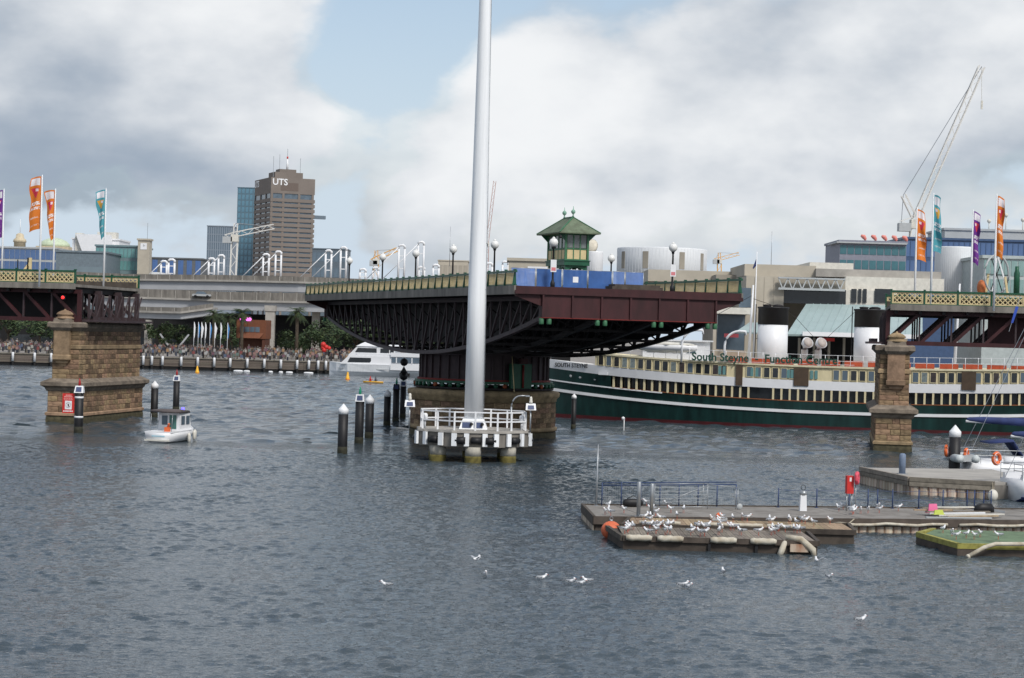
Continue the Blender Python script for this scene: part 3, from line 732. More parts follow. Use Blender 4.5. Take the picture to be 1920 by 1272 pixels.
ms = thing('white_mast', 'very tall tapering white mast rising from the concrete platform', 'mast', PC + Vector((.03,-.2,2.163)), 0)
b = MB(); b.lathe([(.66,.62),(.62,9),(.40,31),(.22,48)], 40); b.build('pole', M['white_m'], ms)
b = MB(); b.loft([[(-.98,-.98,0),(.98,-.98,0),(.98,.98,0),(-.98,.98,0)],[(-.95,-.95,.08),(.95,-.95,.08),(.95,.95,.08),(-.95,.95,.08)],[(-.72,-.72,.70),(.72,-.72,.70),(.72,.72,.70),(-.72,.72,.70)]], smooth=False); b.build('base', M['white_m'], ms)
for z in (7.5, 15.2, 23):
    b = MB(); r_ = .66 - .0085*z; b.lathe([(r_+.004,z),(r_+.012,z+.02),(r_+.012,z+.10),(r_+.004,z+.12)], 40); b.build('joint_collar', M['white_m'], ms)
b = MB(); b.tube([(.70,-.12,.7),(.64,-.12,9),(.42,-.1,31)], .022, 6); b.build('cable_conduit', M['steel'], ms)
for z in (1.6,3.2,4.8,6.4,9.6,12.8): b = MB(); b.box(.60-.0085*z,.70-.0085*z,-.2,-.04,z,z+.06); b.build('conduit_clip', M['steel'], ms)
for x in (-.45, .35):
    b = MB(); b.slab([(x-.30,-.96,.10),(x+.30,-.96,.10),(x+.30,-.80,.52),(x-.30,-.80,.52)], (0,-.03,0)); b.build('solar_panel', M['solar'], ms)
for x in (-.12, .62):
    b = MB(); b.ball((x,-1.02,.36), .12, 10, 6); b.build('floodlight', M['black'], ms)
def solar_beacon(p, label, h=1.5):
    t = thing('solar_beacon', label, 'navigation light', p, PR)
    b = MB(); b.tube([(0,0,0),(0,0,h)], .05, 8); b.bar((0,.12,0),(0,.12,h-.2), .06, .06); b.build('post', M['steel'], t)
    b = MB(); b.slab([(-.36,-.22,h),(.36,-.22,h),(.32,-.02,h+.42),(-.32,-.02,h+.42)], (0,.16,.04)); q = b.build('panel_box', M['white'], t)
    b = MB(); b.slab([(-.22,-.225,h+.08),(.22,-.225,h+.08),(.20,-.10,h+.33),(-.20,-.10,h+.33)], (0,-.012,-.004)); b.build('solar_cell', M['solar'], q)
    b = MB(); b.lathe([(.08,h+.42),(.12,h+.46),(.12,h+.62),(.09,h+.66),(.10,h+.8),(.06,h+.92)], 12, (0,.05,0)); b.build('lantern', M['offwhite'], t)
solar_beacon(PC + Vector((-4.35,-1.2,2.1)), 'solar powered beacon at the left corner of the mast platform')
solar_beacon(PC + Vector((3.95,-1.3,2.1)), 'solar powered beacon at the right corner of the mast platform')
cl_ = thing('curved_lamp', 'grey lamp post with curved arm behind the platform railing', 'lamp post', PC + Vector((2.62,-.6,2.163)), 0)
b = MB(); b.tube([(0,0,0),(0,0,1.6)], .07, 8); b.tube([(0,0,1.6)] + [(.62-.62*math.cos(q), 0, 1.6+.78*math.sin(q)) for q in [R(15*i) for i in range(1,7)]] + [(1.15,0,2.38)], .05, 8); b.build('pole', M['steel'], cl_)
b = MB(); b.box(.95,1.25,-.09,.09,2.32,2.43); b.build('lamp_head', M['steel'], cl_)

# ------------------------------------------------------------------ navigation piles
def pile(x, ytop, ybase, w, kind, label, red=False, D=None):
    D = D or depth(x, ybase); p = at(x, ybase, D); p.z = 0
    hgt = at(x, ytop, D).z; r = w*D/F/2
    t = thing('navigation_pile', label, 'pile', p, 0, 'black navigation piles')
    zt = hgt - (2.1*r if kind == 'cone' else .62)
    b = MB(); b.lathe([(r,-2.0),(r,zt*.3),(r*1.0,zt)], 24); sh_ = b.build('shaft', M['black'], t)
    b = MB(); b.lathe([(r+.012,-1.0),(r+.014,.25),(r+.004,.5)], 24); b.build('weed_collar', mat('weed_dark', (.03,.03,.018), .8, var=.5, vscale=5), sh_)
    if kind == 'cone':
        b = MB(); b.lathe([(r*1.04,zt-.02),(r*1.06,zt+r*.9),(r*.98,zt+r*1.0),(r*.1,hgt-.02),(r*.03,hgt)], 24); b.build('cone_cap', M['white'], t)
    else:
        b = MB(); b.loft([[(-r*1.05,-r*1.05,zt),(r*1.05,-r*1.05,zt),(r*1.05,r*.9,zt),(-r*1.05,r*.9,zt)],[(-r*.85,-r*.3,zt+.55),(r*.85,-r*.3,zt+.55),(r*.85,r*.8,zt+.55),(-r*.85,r*.8,zt+.55)]], smooth=False)
        q = b.build('battery_box', M['white'] if kind != 'darkbox' else M['black'], t)
        b = MB(); b.slab([(-r*.66,-r*.98-.012,zt+.10),(r*.66,-r*.98-.012,zt+.10),(r*.6,-r*.46-.012,zt+.46),(-r*.6,-r*.46-.012,zt+.46)], (0,-.015,0)); b.build('solar_cell', M['solar'], q)
        lm = mat('red_lens', (.35,.02,.02), .3) if red else mat('green_lens', (.02,.30,.16), .3)
        b = MB(); b.lathe([(.07,zt+.55),(.10,zt+.60),(.10,zt+.85),(.07,zt+.95),(.02,zt+1.15)], 10); b.build('lantern', lm, t)
    return t, r, zt
pile(642, 757, 851, 18.5, 'cone', 'nearest white-capped black pile left of the mast platform')
pile(673, 738, 832, 16.5, 'box', 'black pile with white solar box and green lantern, second from the left in the row')
pile(692, 740, 822, 16, 'cone', 'white-capped black pile beside the solar box pile')
pile(725.5, 730, 800, 13, 'cone', 'small white-capped black pile in the middle of the row')
pile(742, 719, 793, 12.5, 'darkbox', 'black pile with dark solar box and green lantern near the round pier')
tp, r_, zt_ = pile(755, 713, 785, 11.5, 'box', 'farthest black pile of the row carrying black ball and cone topmarks')
b = MB(); b.tube([(0,0,zt_+.5),(0,0,zt_+2.9)], .04, 6); b.ball((0,0,zt_+.98), .40, 12, 8); b.lathe([(.40,zt_+1.32),(.02,zt_+2.0)], 14); b.ball((0,0,zt_+2.42), .40, 12, 8); b.build('topmark', M['black'], tp)
pr_, r_, zt_ = pile(147, 722, 812, 16.5, 'box', 'black pile with reflective bands beside the red warning sign', True)
for z in (zt_-.45, zt_-2.0):
    b = MB(); b.lathe([(r_+.006,z),(r_+.006,z+.16)], 24); b.build('reflective_band', M['white'], pr_)
pile(289, 714, 784, 13.5, 'cone', 'white-capped black pile right of the left sandstone pier')
pile(330, 703, 772, 12, 'box', 'black pile with red lantern behind the small motorboat', True)
pile(1075, 738, 806, 9, 'cone', 'slim white-topped black pile in front of the ship bow')
pile(1789, 797, 893, 21, 'cone', 'thick white-capped black pile behind the rusty pontoon', D=131.5)
# red warning sign beside its pile
sg = thing('warning_sign', 'red warning sign with white pictogram panel mounted beside a black pile', 'sign', at(128, 775, 160.2), 0)
b = MB(); b.box(-.47,.47,0,.04,0,1.56); b.build('board', M['red'], sg)
b = MB(); b.box(-.27,.27,-.012,-.002,.30,.98); pn = b.build('pictogram_panel', M['white'], sg)
b = MB()
for i in range(20):
    a0, a1 = 2*math.pi*i/20, 2*math.pi*(i+1)/20
    b.bar((.2*math.cos(a0),-.016,.65+.2*math.sin(a0)), (.2*math.cos(a1),-.016,.65+.2*math.sin(a1)), .006, .04, (0,1,0))
b.bar((-.14,-.017,.79),(.14,-.017,.51), .006, .04, (0,1,0)); b.build('prohibition_ring', mat('dark_red_print', (.25,.03,.04), .6), pn)
b = MB(); b.box(-.04,.05,-.019,-.013,.54,.74); b.bar((.0,-.018,.60),(.08,-.018,.52), .01, .05, (0,1,0)); b.build('figure', M['black'], pn)
pk = mat('faded_print', (.72,.32,.30), .7)
for z, w_ in ((1.36,.22),(1.24,.34),(1.13,.37),(1.06,.34),(.11,.40)):            # print too blurred to read: broken lines
    b = MB(); q = -w_; rq = random.Random(int(z*100))
    while q < w_-.05:
        l_ = rq.uniform(.05,.13); b.box(q, min(w_, q+l_), -.008, -.002, z, z+(.10 if z < .3 or z > 1.2 else .05)); q += l_+.035
    b.build('print_line', M['white'] if z < .3 else pk, sg)
b = MB(); b.box(.3,.95,.05,.12,.3,.38); b.box(.3,.95,.05,.12,1.15,1.23); b.build('mounting_arm', M['steel'], sg)
# slim white gauge pole out in the water
gp = thing('gauge_pole', 'slim white pole with round head standing in the water before the ship', 'pole', Vector((*at(1170,808,190).xy, 0)), 0)
b = MB(); b.tube([(0,0,-1),(0,0,1.15)], .05, 6); b.build('pole', M['white'], gp)
b = MB(); b.ball((-.1,0,1.15), .17, 10, 6); b.build('head', M['white'], gp)

# ------------------------------------------------------------------ small motorboat
def section(x, hw, z0, z1, chine, flare=1.0):
    return [(x,-hw*flare,z1),(x,-hw*.98,(z0+z1)*.5+.1),(x,-hw*chine,z0+.10),(x,0,z0-.22),(x,hw*chine,z0+.10),(x,hw*.98,(z0+z1)*.5+.1),(x,hw*flare,z1)]
mb_ = thing('motorboat', 'small white cabin motorboat with grey canopy and blue flashing light', 'boat', Vector((*at(325, 829, 152.5).xy, .03)), R(74))
mb_.scale = (.92,.96,.98)
b = MB(); b.loft([section(-2.9,1.08,0,.72,.92), section(-1.0,1.15,0,.74,.9), section(1.0,1.08,.02,.82,.8), section(2.2,.72,.10,.95,.6), section(3.0,.12,.3,1.08,.4)]); b.build('hull', M['white'], mb_)
b = MB(); b.loft([[(-2.9,-1.12,.72),(-2.9,1.12,.72),(-2.9,1.12,.80),(-2.9,-1.12,.80)],[(1.0,-1.12,.82),(1.0,1.12,.82),(1.0,1.12,.9),(1.0,-1.12,.9)],[(3.05,-.1,1.08),(3.05,.1,1.08),(3.05,.1,1.14),(3.05,-.1,1.14)]], smooth=False); b.build('gunwale', M['white'], mb_)
b = MB(); b.box(-3.15,-2.88,-1.0,1.0,.10,.22); b.build('swim_step', M['offwhite'], mb_)
b = MB(); b.box(-2.93,-2.905,-.6,.5,.42,.52); b.build('name_stripe', mat('pale_blue_print', (.35,.55,.65), .6), mb_)
b = MB()
for sy in (-.92, .92): b.slab([(-.85,sy,.8),(1.3,sy,.86),(1.0,sy*.96,2.16),(-.85,sy*.96,2.16)], (0,-.05 if sy > 0 else .05,0))
b.box(-.85,-.80,-.87,.87,.80,2.16); b.box(-.8,.98,-.86,.86,2.10,2.16); b.build('cabin', M['white'], mb_)
b = MB(); b.slab([(1.22,-.8,.9),(1.22,.8,.9),(.95,.74,2.05),(.95,-.74,2.05)], (.03,0,.01)); b.build('windscreen', mat('green_glass', (.06,.16,.14), .1, spec=.6), mb_)
for sy in (-.945, .93):
    for xa in (-.6,.3):
        b = MB(); b.box(xa,xa+.62,sy,sy+.012,1.3,1.95); b.build('side_window', M['glass_g'], mb_)
b = MB(); b.box(-.87,-.855,-.62,-.02,.95,2.0); b.build('rear_window', mat('green_glass', (.06,.16,.14)), mb_)
b = MB(); b.loft([[(-2.3,-1.0,2.26),(-2.3,1.0,2.26),(-2.3,.9,2.42),(-2.3,-.9,2.42)],[(-.6,-1.02,2.17),(-.6,1.02,2.17),(-.6,.85,2.46),(-.6,-.85,2.46)],[(1.15,-.9,2.17),(1.15,.9,2.17),(1.15,.8,2.32),(1.15,-.8,2.32)]]); b.build('canopy', mat('grey_canvas', (.10,.085,.085), .85), mb_)
for sy in (-.9, .9):
    b = MB(); b.tube([(-2.2,sy,2.13),(-2.35,sy,.8)], .025, 6); b.build('canopy_pole', M['steel'], mb_)
b = MB(); b.lathe([(.12,2.3),(.14,2.34),(.14,2.5),(.06,2.56)], 12, (1.0,-.3,0)); b.build('blue_light', mat('blue_beacon', (.12,.10,.9), .3, emit=((.12,.10,1.0), 2.0)), mb_)
b = MB(); b.box(-2.5,-2.2,-.75,-.35,.8,1.15); b.bar((-2.3,-.55,1.1),(-2.5,-.75,1.42), .15, .1); b.build('orange_gear', M['orange'], mb_)
for x, z in ((.3,.3),(2.0,.42),(2.55,.45)):
    b = MB(); b.lathe([(.05,-.38),(.13,-.3),(.14,.2),(.05,.35)], 10); b.build('fender', M['offwhite'], mb_, loc=(x,-1.22+max(0,x-1)*.33,z))

b = MB(); b.box(-.87,-.855,.14,.62,1.25,1.95); b.build('rear_pane', M['glass_g'], mb_)
# ------------------------------------------------------------------ moored ship
SH0 = Vector((28.2, 206.0, 0)); SHA = R(-12)
ship = thing('moored_ship', 'long green and white steamship with cream deckhouse moored behind the bridge', 'ship', SH0, SHA)
TC, THL, HB = 6.0, 32.0, 5.5
def sq(t): return (t-TC)/THL
def sheer(t): return 1.35*abs(sq(t))**2.2
def hw(t, e): return max(.04, HB*(1-min(1,abs(sq(t)))**e))
def yn(t, e): return HB - hw(t, e)
def stations(t0, t1, n=44): return [t0+(t1-t0)*i/n for i in range(n+1)]
def band(name, z0, z1, t0, t1, e0, e1, m, ins=0.0, th=.12, sh0=1.0, sh1=1.0, parent=ship, far=True):
    b = MB()
    for sgn in ((-1, 1) if far else (-1,)):
        secs = []
        for t in stations(t0, t1):
            ya = HB + sgn*(hw(t,e0)-ins); yb = HB + sgn*(hw(t,e1)-ins)
            s0, s1 = sheer(t)*sh0, sheer(t)*sh1
            secs.append([(t,ya,z0+s0),(t,yb,z1+s1),(t,yb-sgn*th,z1+s1),(t,ya-sgn*th,z0+s0)])
        b.loft(secs, smooth=False)
    return b.build(name, m, parent)
CRS = mat('ship_cream', (.66,.58,.37), .6, var=.2, vscale=1.2, vstretch=(1,1,.3))
GH = mat('dark_green_hull', (.007,.032,.029), .4, var=.55, vscale=1.3, vstretch=(1,1,.12))
E = 3.0
band('boot_topping', -.8, .30, -25.6, 37.6, 2.2, 2.4, mat('red_boot', (.075,.008,.011), .6, var=.3), sh0=0, sh1=.1)
band('hull', .302, 1.55, -25.9, 37.9, 2.4, 2.8, GH, sh0=.1, sh1=1)
band('rubbing_strake', 1.55, 1.85, -25.95, 37.95, 2.8, 2.8, M['white'], ins=-.10, th=.25)
band('hull_topside', 1.85, 2.72, -25.95, 37.95, 2.8, 3.2, GH)
band('sponson_rail', 2.62, 2.76, -25.9, -13.0, 3.15, 3.15, M['white'], ins=-.06, th=.12, far=False)
band('bow_plating', 2.725, 3.95, -26.0, -18.6, 3.2, 3.6, GH)
band('stern_plating', 2.725, 3.95, 30.6, 38.0, 3.2, 3.6, GH)
band('saloon_sill', 2.722, 2.80, -18.5, 30.5, 3.2, 3.2, mat('varnished_timber', (.28,.10,.04), .5), ins=-.03)
band('saloon_wall', 2.73, 3.95, -18.5, 30.5, 3.2, 3.4, M['glass'], ins=.38)
band('white_bulwark', 3.953, 4.86, -26.0, 38.0, 3.6, 3.9, M['white'])
band('deckhouse_wall', 4.863, 6.22, -20.4, 32.4, 3.9, 3.9, CRS, ins=.06, sh1=.75)
band('eave', 6.223, 6.40, -20.6, 32.6, 3.9, 3.9, mat('pale_cream', (.66,.60,.42), .6), ins=-.12, th=.3, sh0=.75, sh1=.75)
def deck(name, z, t0, t1, e, m, ins, shf):
    b = MB(); st_ = stations(t0, t1)
    vs = []
    for t in st_:
        vs += [(t, HB-(hw(t,e)-ins), z+sheer(t)*shf), (t, HB+(hw(t,e)-ins), z+sheer(t)*shf)]
    b.add(vs, [(2*i, 2*i+1, 2*i+3, 2*i+2) for i in range(len(st_)-1)]); return b.build(name, m, ship)
deck('main_deck', 2.78, -25.5, 37.5, 3.2, M['wood_dark'], .2, 1); deck('promenade_deck', 4.2, -25.6, 37.6, 3.6, M['wood'], .2, 1); deck('boat_deck', 6.30, -20.4, 32.4, 3.9, M['offwhite'], .1, .75)
b = MB(); b.box(-20.4,-20.25,2.7,8.3,5.6,7.2); b.box(32.25,32.4,2.7,8.3,5.6,7.2); b.build('deckhouse_end', M['cream'], ship)
# saloon posts and upper windows along the near side
def tang(t, e): 
    return math.atan2(yn(t+.2,e)-yn(t-.2,e), .4)
POSTM = MB().box(-.10,.10,-.05,.10,0,1.2).mesh('saloon_post', CRS)
t = -18.3
rs = random.Random(4)
while t < 30.4:
    if not (-3.9 < t < -2.2 or 10 < t < 11.5):
        put('saloon_post', POSTM, ship, (t, yn(t,3.3)+.06, 2.74+sheer(t)), (0,0,tang(t,3.3)))
    t += .84
WINM = MB().box(-.27,.27,-.05,.02,0,.98).mesh('window_pane', M['glass'])
WINV = [WINM, WINM] + [MB().box(-.27,.27,-.05,.02,0,.98).mesh('window_pane', m_) for m_ in (M['glass_g'], mat('reflection_pane', (.20,.24,.24), .15, var=.6, vscale=2, spec=.6), mat('curtain_pane', (.06,.05,.05), .3, var=.6, vscale=3))]  # pale grey pane colour stands for a reflection in the glass
FRM = MB().box(-.33,-.272,-.07,.02,-.05,1.03).box(.272,.33,-.07,.02,-.05,1.03).box(-.271,.271,-.07,.02,.982,1.03).box(-.271,.271,-.075,.02,-.05,-.002).mesh('window_frame', CRS)
WINS = MB().box(-.15,.15,-.05,.02,0,.85).mesh('narrow_pane', M['glass_t'])
t = -19.7; k = 0
doors = ((-5.35,-4.6,'brown'), (2.2,4.0,'shutter'))
while t < 31.9:
    z = 5.02 + sheer(t)*.93
    dd = [d for d in doors if d[0]-.45 < t < d[1]+.45]
    if not dd:
        w_ = put('window', rs.choice(WINV), ship, (t, yn(t,3.9)+.03, z), (0,0,tang(t,3.9)))
        put('window_frame', FRM, w_)
    t += .875; k += 1
for a, c, n in ((-5.35,-4.65,'door'), (.55,2.05,'timber_shutter'), (17.2,18.6,'timber_shutter')):
    m_ = (a+c)/2
    b = MB(); b.box(a-m_, c-m_, -.10, .02, -.95 if n == 'door' else -.70, 1.12); b.build(n, mat('dark_timber_panel', (.075,.05,.032), .7, var=.3), ship, loc=(m_, yn(m_,3.9)+.0, 5.0+sheer(m_)*.9))
for tt in (-7.0,-6.55,-3.7,-3.2,.0,.36,2.35,2.8):
    put('narrow_pane', WINS, ship, (tt, yn(tt,3.9)-.01, 5.06+sheer(tt)*.9), (0,0,tang(tt,3.9)))
for tt in (-23.2,-22.1,-20.4):
    b = MB(); b.lathe([(.16,0),(.16,.04),(.10,.05)], 12); b.build('porthole', M['grey'], ship, loc=(tt, yn(tt,3.3)-.01, 3.4+sheer(tt)), rot=(R(90),0,tang(tt,3.3)))
text('ship_name', 'SOUTH STEYNE', .62, M['black'], ship, (-25.1, yn(-25.1,3.85)-.10, 5.42), (R(90),0,tang(-23.2,3.8)), .01, bold=.005)
b = MB(); b.box(-.55,.55,-.12,.0,0,.3); b.build('hawse_plate', M['white'], ship, loc=(-19.4, yn(-19.4,3.8)-.02, 4.75), rot=(0,0,tang(-19.4,3.8)))
# railing, lettering and deck gear on the boat deck
RP_ = MB().tube([(0,0,0),(0,0,1.15)], .03, 6).mesh('stanchion', M['white'])
for i in range(36):
    t = -16.5 + i*1.26; put('stanchion', RP_, ship, (t, yn(t,3.9)+.12, 6.38+sheer(t)*.75))
for dz in (.55, 1.12):
    b = MB(); b.tube([(t, yn(t,3.9)+.12, 6.38+dz+sheer(t)*.75) for t in stations(-16.5, 28.5, 40)], .022, 5); b.build('deck_rail', M['white'], ship)
LT = mat('dark_green_letter', (.02,.07,.05), .5)
tx = text('lettering', 'South Steyne  -  Function Centre', 1.12, LT, ship, (-9.9, -.14, 6.62), (R(90),0,0), .03, sx=.985, bold=.03)
b = MB(); b.box(-9.9,6.6,-.09,-.06,6.56,6.60); b.build('letter_rail', M['white'], ship)
for i in range(13):
    x = -6.2 + i*2.35
    b = MB(); b.box(0,1.9,.9,1.5,6.42,7.0); b.build('life_raft_locker', mat('red_locker', (.42,.075,.03), .6), ship, loc=(x,0,0))
for x in (-12.6,):
    b = MB(); b.loft([[(q, 1.1-w_, 8.1),(q,1.1-w_*.8,7.6),(q,1.1,7.28+e_),(q,1.1+w_*.8,7.6),(q,1.1+w_,8.1)] for q, w_, e_ in ((-3.2,.08,.5),(-2.4,.6,.12),(-1,.95,0),(1,.95,0),(2.3,.65,.12),(3.1,.08,.5))]); b.build('lifeboat', M['white'], ship, loc=(x,0,0))
    b = MB(); b.loft([[(q,1.1-w_,8.1),(q,1.1,8.1+w_*.32),(q,1.1+w_,8.1)] for q, w_ in ((-3.2,.08),(-2.4,.62),(0,1.0),(2.3,.68),(3.1,.08))]); b.build('lifeboat_cover', M['offwhite'], ship, loc=(x,0,0))
for x in (-11.0, -6.6):
    b = MB(); b.tube([(x,.4,6.35),(x,.4,8.2)] + [(x+1.5-1.5*math.cos(q), .4, 8.2+1.5*math.sin(q)) for q in [R(15*i) for i in range(1,7)]] + [(x+2.1,.4,9.68),(x+2.15,.4,9.3)], .12, 8); b.build('davit', M['white'], ship)
b = MB(); b.box(-15.5,-9.0,3.5,8.5,6.32,8.5); b.box(-15.8,-8.7,3.2,8.8,8.5,8.65); b.build('wheelhouse', M['white'], ship)
for x in (-14.6,-13.2,-11.8,-10.4):
    b = MB(); b.box(x-.45,x+.45,3.44,3.49,7.3,8.2); b.build('wheelhouse_window', M['glass_g'], ship)
b = MB(); b.slab([(-7.8,1.2,6.4),(-4.6,1.2,6.4),(-4.6,1.2,7.7),(-7.8,1.2,7.8)], (0,1.4,0)); b.build('canvas_shelter', mat('beige_canvas', (.42,.35,.27), .9), ship)
for t_, nm in ((-2.15, 0), (7.8, 1)):
    b = MB(); b.lathe([(1.58,6.2),(1.56,10.5)], 40, (t_,5.5,0), 1.0, 1.15); fo = b.build('funnel', M['white'], ship)
    b = MB(); b.lathe([(1.585,10.502),(1.57,12.15),(1.66,12.2),(1.66,12.34),(1.5,12.36)], 40, (t_,5.5,0), 1.0, 1.15); b.build('funnel_top', M['black'], fo)
    b = MB(); b.tube([(t_-1.78,5.2,6.3),(t_-1.78,5.2,12.6)], .06, 6); b.tube([(t_-1.70,5.2,9.0),(t_-1.5,5.2,9.0)], .04, 5); b.build('steam_pipe', M['black'], fo)
    b = MB(); b.lathe([(.55,12.34),(.62,12.5),(.3,12.62)], 14, (t_+.5,5.3,0)); b.lathe([(.4,12.34),(.5,12.55),(.2,12.6)], 12, (t_-.6,5.0,0)); b.build('whistle_gear', M['black_steel'], fo)
for x, r_ in ((1.35,.5),(2.75,.5)):
    b = MB(); b.tube([(x,3.2,6.3),(x,3.2,8.0),(x+.12,3.1,8.5),(x+.35,2.7,8.75)], [.34,.36,.5,.62], 14); b.build('cowl_vent', M['white'], ship)
    b = MB(); b.lathe([(.50,0),(.50,.02)], 14); b.build('cowl_mouth', mat('cowl_inside', (.45,.40,.37), .7), ship, loc=(x+.39,2.64,8.78), rot=(R(68),0,R(34)))
b = MB(); b.tube([(-4.6,5.4,6.3),(-4.3,5.4,14.6)], [.17,.09], 10); b.build('mast', M['white'], ship)
b = MB(); b.tube([(16.5,5.4,6.3),(16.8,5.4,15.2)], [.17,.09], 10); b.build('mast', M['white'], ship)
for p, q in (((-4.4,5.4,13.5),(-15.5,5.4,7.0)),((-4.4,5.4,13.2),(-1.8,5.4,12.4)),((9.4,5.4,12.3),(16.7,5.4,14)),((-.5,5.4,12.0),(5,1.5,6.6)),((6.2,5.4,12.0),(1,1.5,6.6))):
    b = MB(); b.tube([p, q], .025, 4); b.build('stay', M['black_steel'], ship)
# ------------------------------------------------------------------ pontoons on the right
M['fender'] = mat('dirty_fender', (.58,.55,.47), .8, col2=(.34,.29,.21), vscale=3.0, bump=.006)
def deck_rot(p, q): return math.atan2(q[1]-p[1], q[0]-p[0])
def planks(parent, x0, x1, y0, y1, z, w, m, th=.05, rnd=random.Random(2)):
    me = MB().box(-.5,.5,-.5,.5,-.5,.5).mesh('plank', m); n = int((x1-x0)/w); w = (x1-x0)/n
    for i in range(n):
        put('plank', me, parent, (x0+(i+.5)*w, (y0+y1)/2, z+rnd.uniform(-.008,.008)), (0,0,0), (w-.018, y1-y0, th))
M['rust'] = mat('rusty_sheet_pile', (.50,.46,.38), .85, col2=(.20,.06,.018), vscale=1.1, vstretch=(1,1,.35), rand=.45, bump=.01)
def sheet_piles(parent, p, q, z0, z1, w=.42):
    p, q = Vector((*p,0)), Vector((*q,0)); L = (q-p).length; n = max(1, int(L/w)); d = (q-p)/n; a = math.atan2(d.y, d.x)
    me = MB().slab([(-.5,0,0),(-.3,-.5,0),(.3,-.5,0),(.5,0,0)], (0,0,1)).mesh('sheet_pile', M['rust'])
    for i in range(n):
        c = p + d*(i+.5); put('sheet_pile', me, parent, (c.x,c.y,z0), (0,0,a), (d.length, .16, z1-z0))
M['deck_worn'] = mat('worn_deck', (.27,.255,.235), .9, col2=(.15,.135,.12), vscale=1.1, bump=.01)
dA = thing('main_pontoon', 'long weathered pontoon with blue railing and rusty sides, behind the gull-covered pontoons', 'pontoon', (4.0,91.6,0), R(12))
b = MB(); b.prism([(.03,.1),(26,.1),(26,6.4),(1.07,6.4)], -.6, .42); b.build('float_body', M['wood_dark'], dA)
for i in range(10): 
    b = MB(); b.prism([(i*2.6+.015,.05),(i*2.6+2.585,.05),(i*2.6+2.585,6.45),(i*2.6+(1.07 if i == 0 else .015),6.45)], .425, .60+.004*(i%2)); b.build('deck_slab', M['deck_worn'], dA)
for y in (-.06, 6.45):
    b = MB(); b.box(-.1 if y < 1 else 1.0,26,y,y+.14,.30,.66); b.build('waler', M['wood_dark'], dA)
b = MB(); b.bar((-.06,.0,.465),(1.01,6.5,.465), .13, .43); b.build('end_waler', M['wood_dark'], dA)
sheet_piles(dA, (10.5,.09), (26,.09), -.5, .30); sheet_piles(dA, (1.0,6.3), (-.02,.1), -.5, .25)
for x0, x1 in ((10.9,17.0),(17.6,25.0)):
    b = MB(); b.tube([(x0+(x1-x0)*i/8, -.14, .40+.04*math.sin(i*1.9)) for i in range(9)], .07, 8); b.build('hose_fender', M['fender'], dA)
DA = Matrix.Translation((4.0,91.6,0)) @ Matrix.Rotation(R(12),4,'Z')
def onA(x, y, z=.606): return DA @ Vector((x, y, z))
# blue railing: mesh fence then chain posts
fe = thing('mesh_fence', 'blue framed mesh fence along the back of the pontoon', 'fence', onA(1.9,6.2), R(12))
BL = mat('blue_rail_paint', (.03,.055,.14), .5)
for i in range(8):
    b = MB(); b.tube([(i*.97,0,0),(i*.97,0,1.12)], .03, 6); b.build('post', BL, fe)
for z in (.98, 1.1): b = MB(); b.tube([(0,0,z),(6.8,0,z+.12)], .028, 6); b.build('rail', BL, fe)
b = MB()
for i in range(62): b.bar((i*.11,0,.08),(i*.11,0,1.0), .006, .006)
for k in range(8): b.bar((0,0,.12+k*.11),(6.8,0,.12+k*.11), .006, .006)
b.build('wire_mesh', M['steel'], fe)
for i, x in enumerate((9.9, 11.9, 13.6, 14.6, 15.1, 15.9, 17.3, 18.6, 19.9, 20.3, 20.8, 21.2)):
    t = thing('railing_post', f'slim blue railing post, {["first","second","third","fourth","fifth","sixth","seventh","eighth","ninth","tenth","eleventh","twelfth"][i]} from the left in the chain rail', 'post', onA(x+1.0,6.25), R(12), 'blue posts of the chain rail')
    b = MB(); b.tube([(0,0,0),(0,0,.95)], .032, 6); b.build('stem', BL, t); b = MB(); b.box(-.07,.07,-.07,.07,0,.03); b.build('foot', BL, t)
ch = thing('chain_rail', 'thin dark chains strung between the blue railing posts', 'chain', onA(10.9,6.25), R(12))
for z in (.45, .88): b = MB(); b.tube([(x_, 0, z-.05*abs(math.sin(x_*1.7))) for x_ in [i*.45 for i in range(26)]], .011, 5); b.build('chain', BL, ch)
# galvanised cage leaning at the back
cg = thing('gangway_frame', 'pale galvanised gangway frame standing at the back of the pontoon', 'frame', onA(4.2,5.0), R(8))
for p, q in (((0,0,0),(0,0,1.15)),((2.6,0,0),(2.6,0,1.2)),((4.1,0,0),(4.1,0,1.0)),((0,0,1.15),(2.6,0,1.25)),((2.6,0,1.2),(4.1,0,1.05)),((0,0,.1),(2.6,0,1.15)),((0,0,.1),(4.1,0,.1)),((0,.9,0),(0,.9,1.1)),((2.6,.9,0),(2.6,.9,1.15)),((0,.9,1.1),(2.6,.9,1.15)),((0,0,1.15),(0,.9,1.1)),((2.6,0,1.2),(2.6,.9,1.15)),((4.0,0,0),(4.0,0,1.0))):
    b = MB(); b.tube([p,q], .018, 6); b.build('tube', M['steel'], cg)
for k in range(5): b = MB(); b.tube([(0,0,.3+k*.17),(2.6,0,.35+k*.17)], .010, 5); b.build('wire', M['grey'], cg)
b = MB(); b.lathe([(.13,-.03),(.15,0),(.13,.03)], 12); b.build('wheel', M['grey'], cg, loc=(4.2,0,.15), rot=(R(90),0,0))
for x, y, h, l in ((1.6,6.1,2.97,'tall thin pale blue pole at the left end of the long pontoon'),):
    t = thing('tall_pole', l, 'pole', onA(x,y), 0); b = MB(); b.tube([(0,0,0),(0,0,1.2),(.02,0,h)], [.05,.045,.02], 8); b.build('pole', M['steel'], t)
    b = MB(); b.box(-.1,.1,-.1,.1,0,.03); b.build('foot', M['steel'], t)
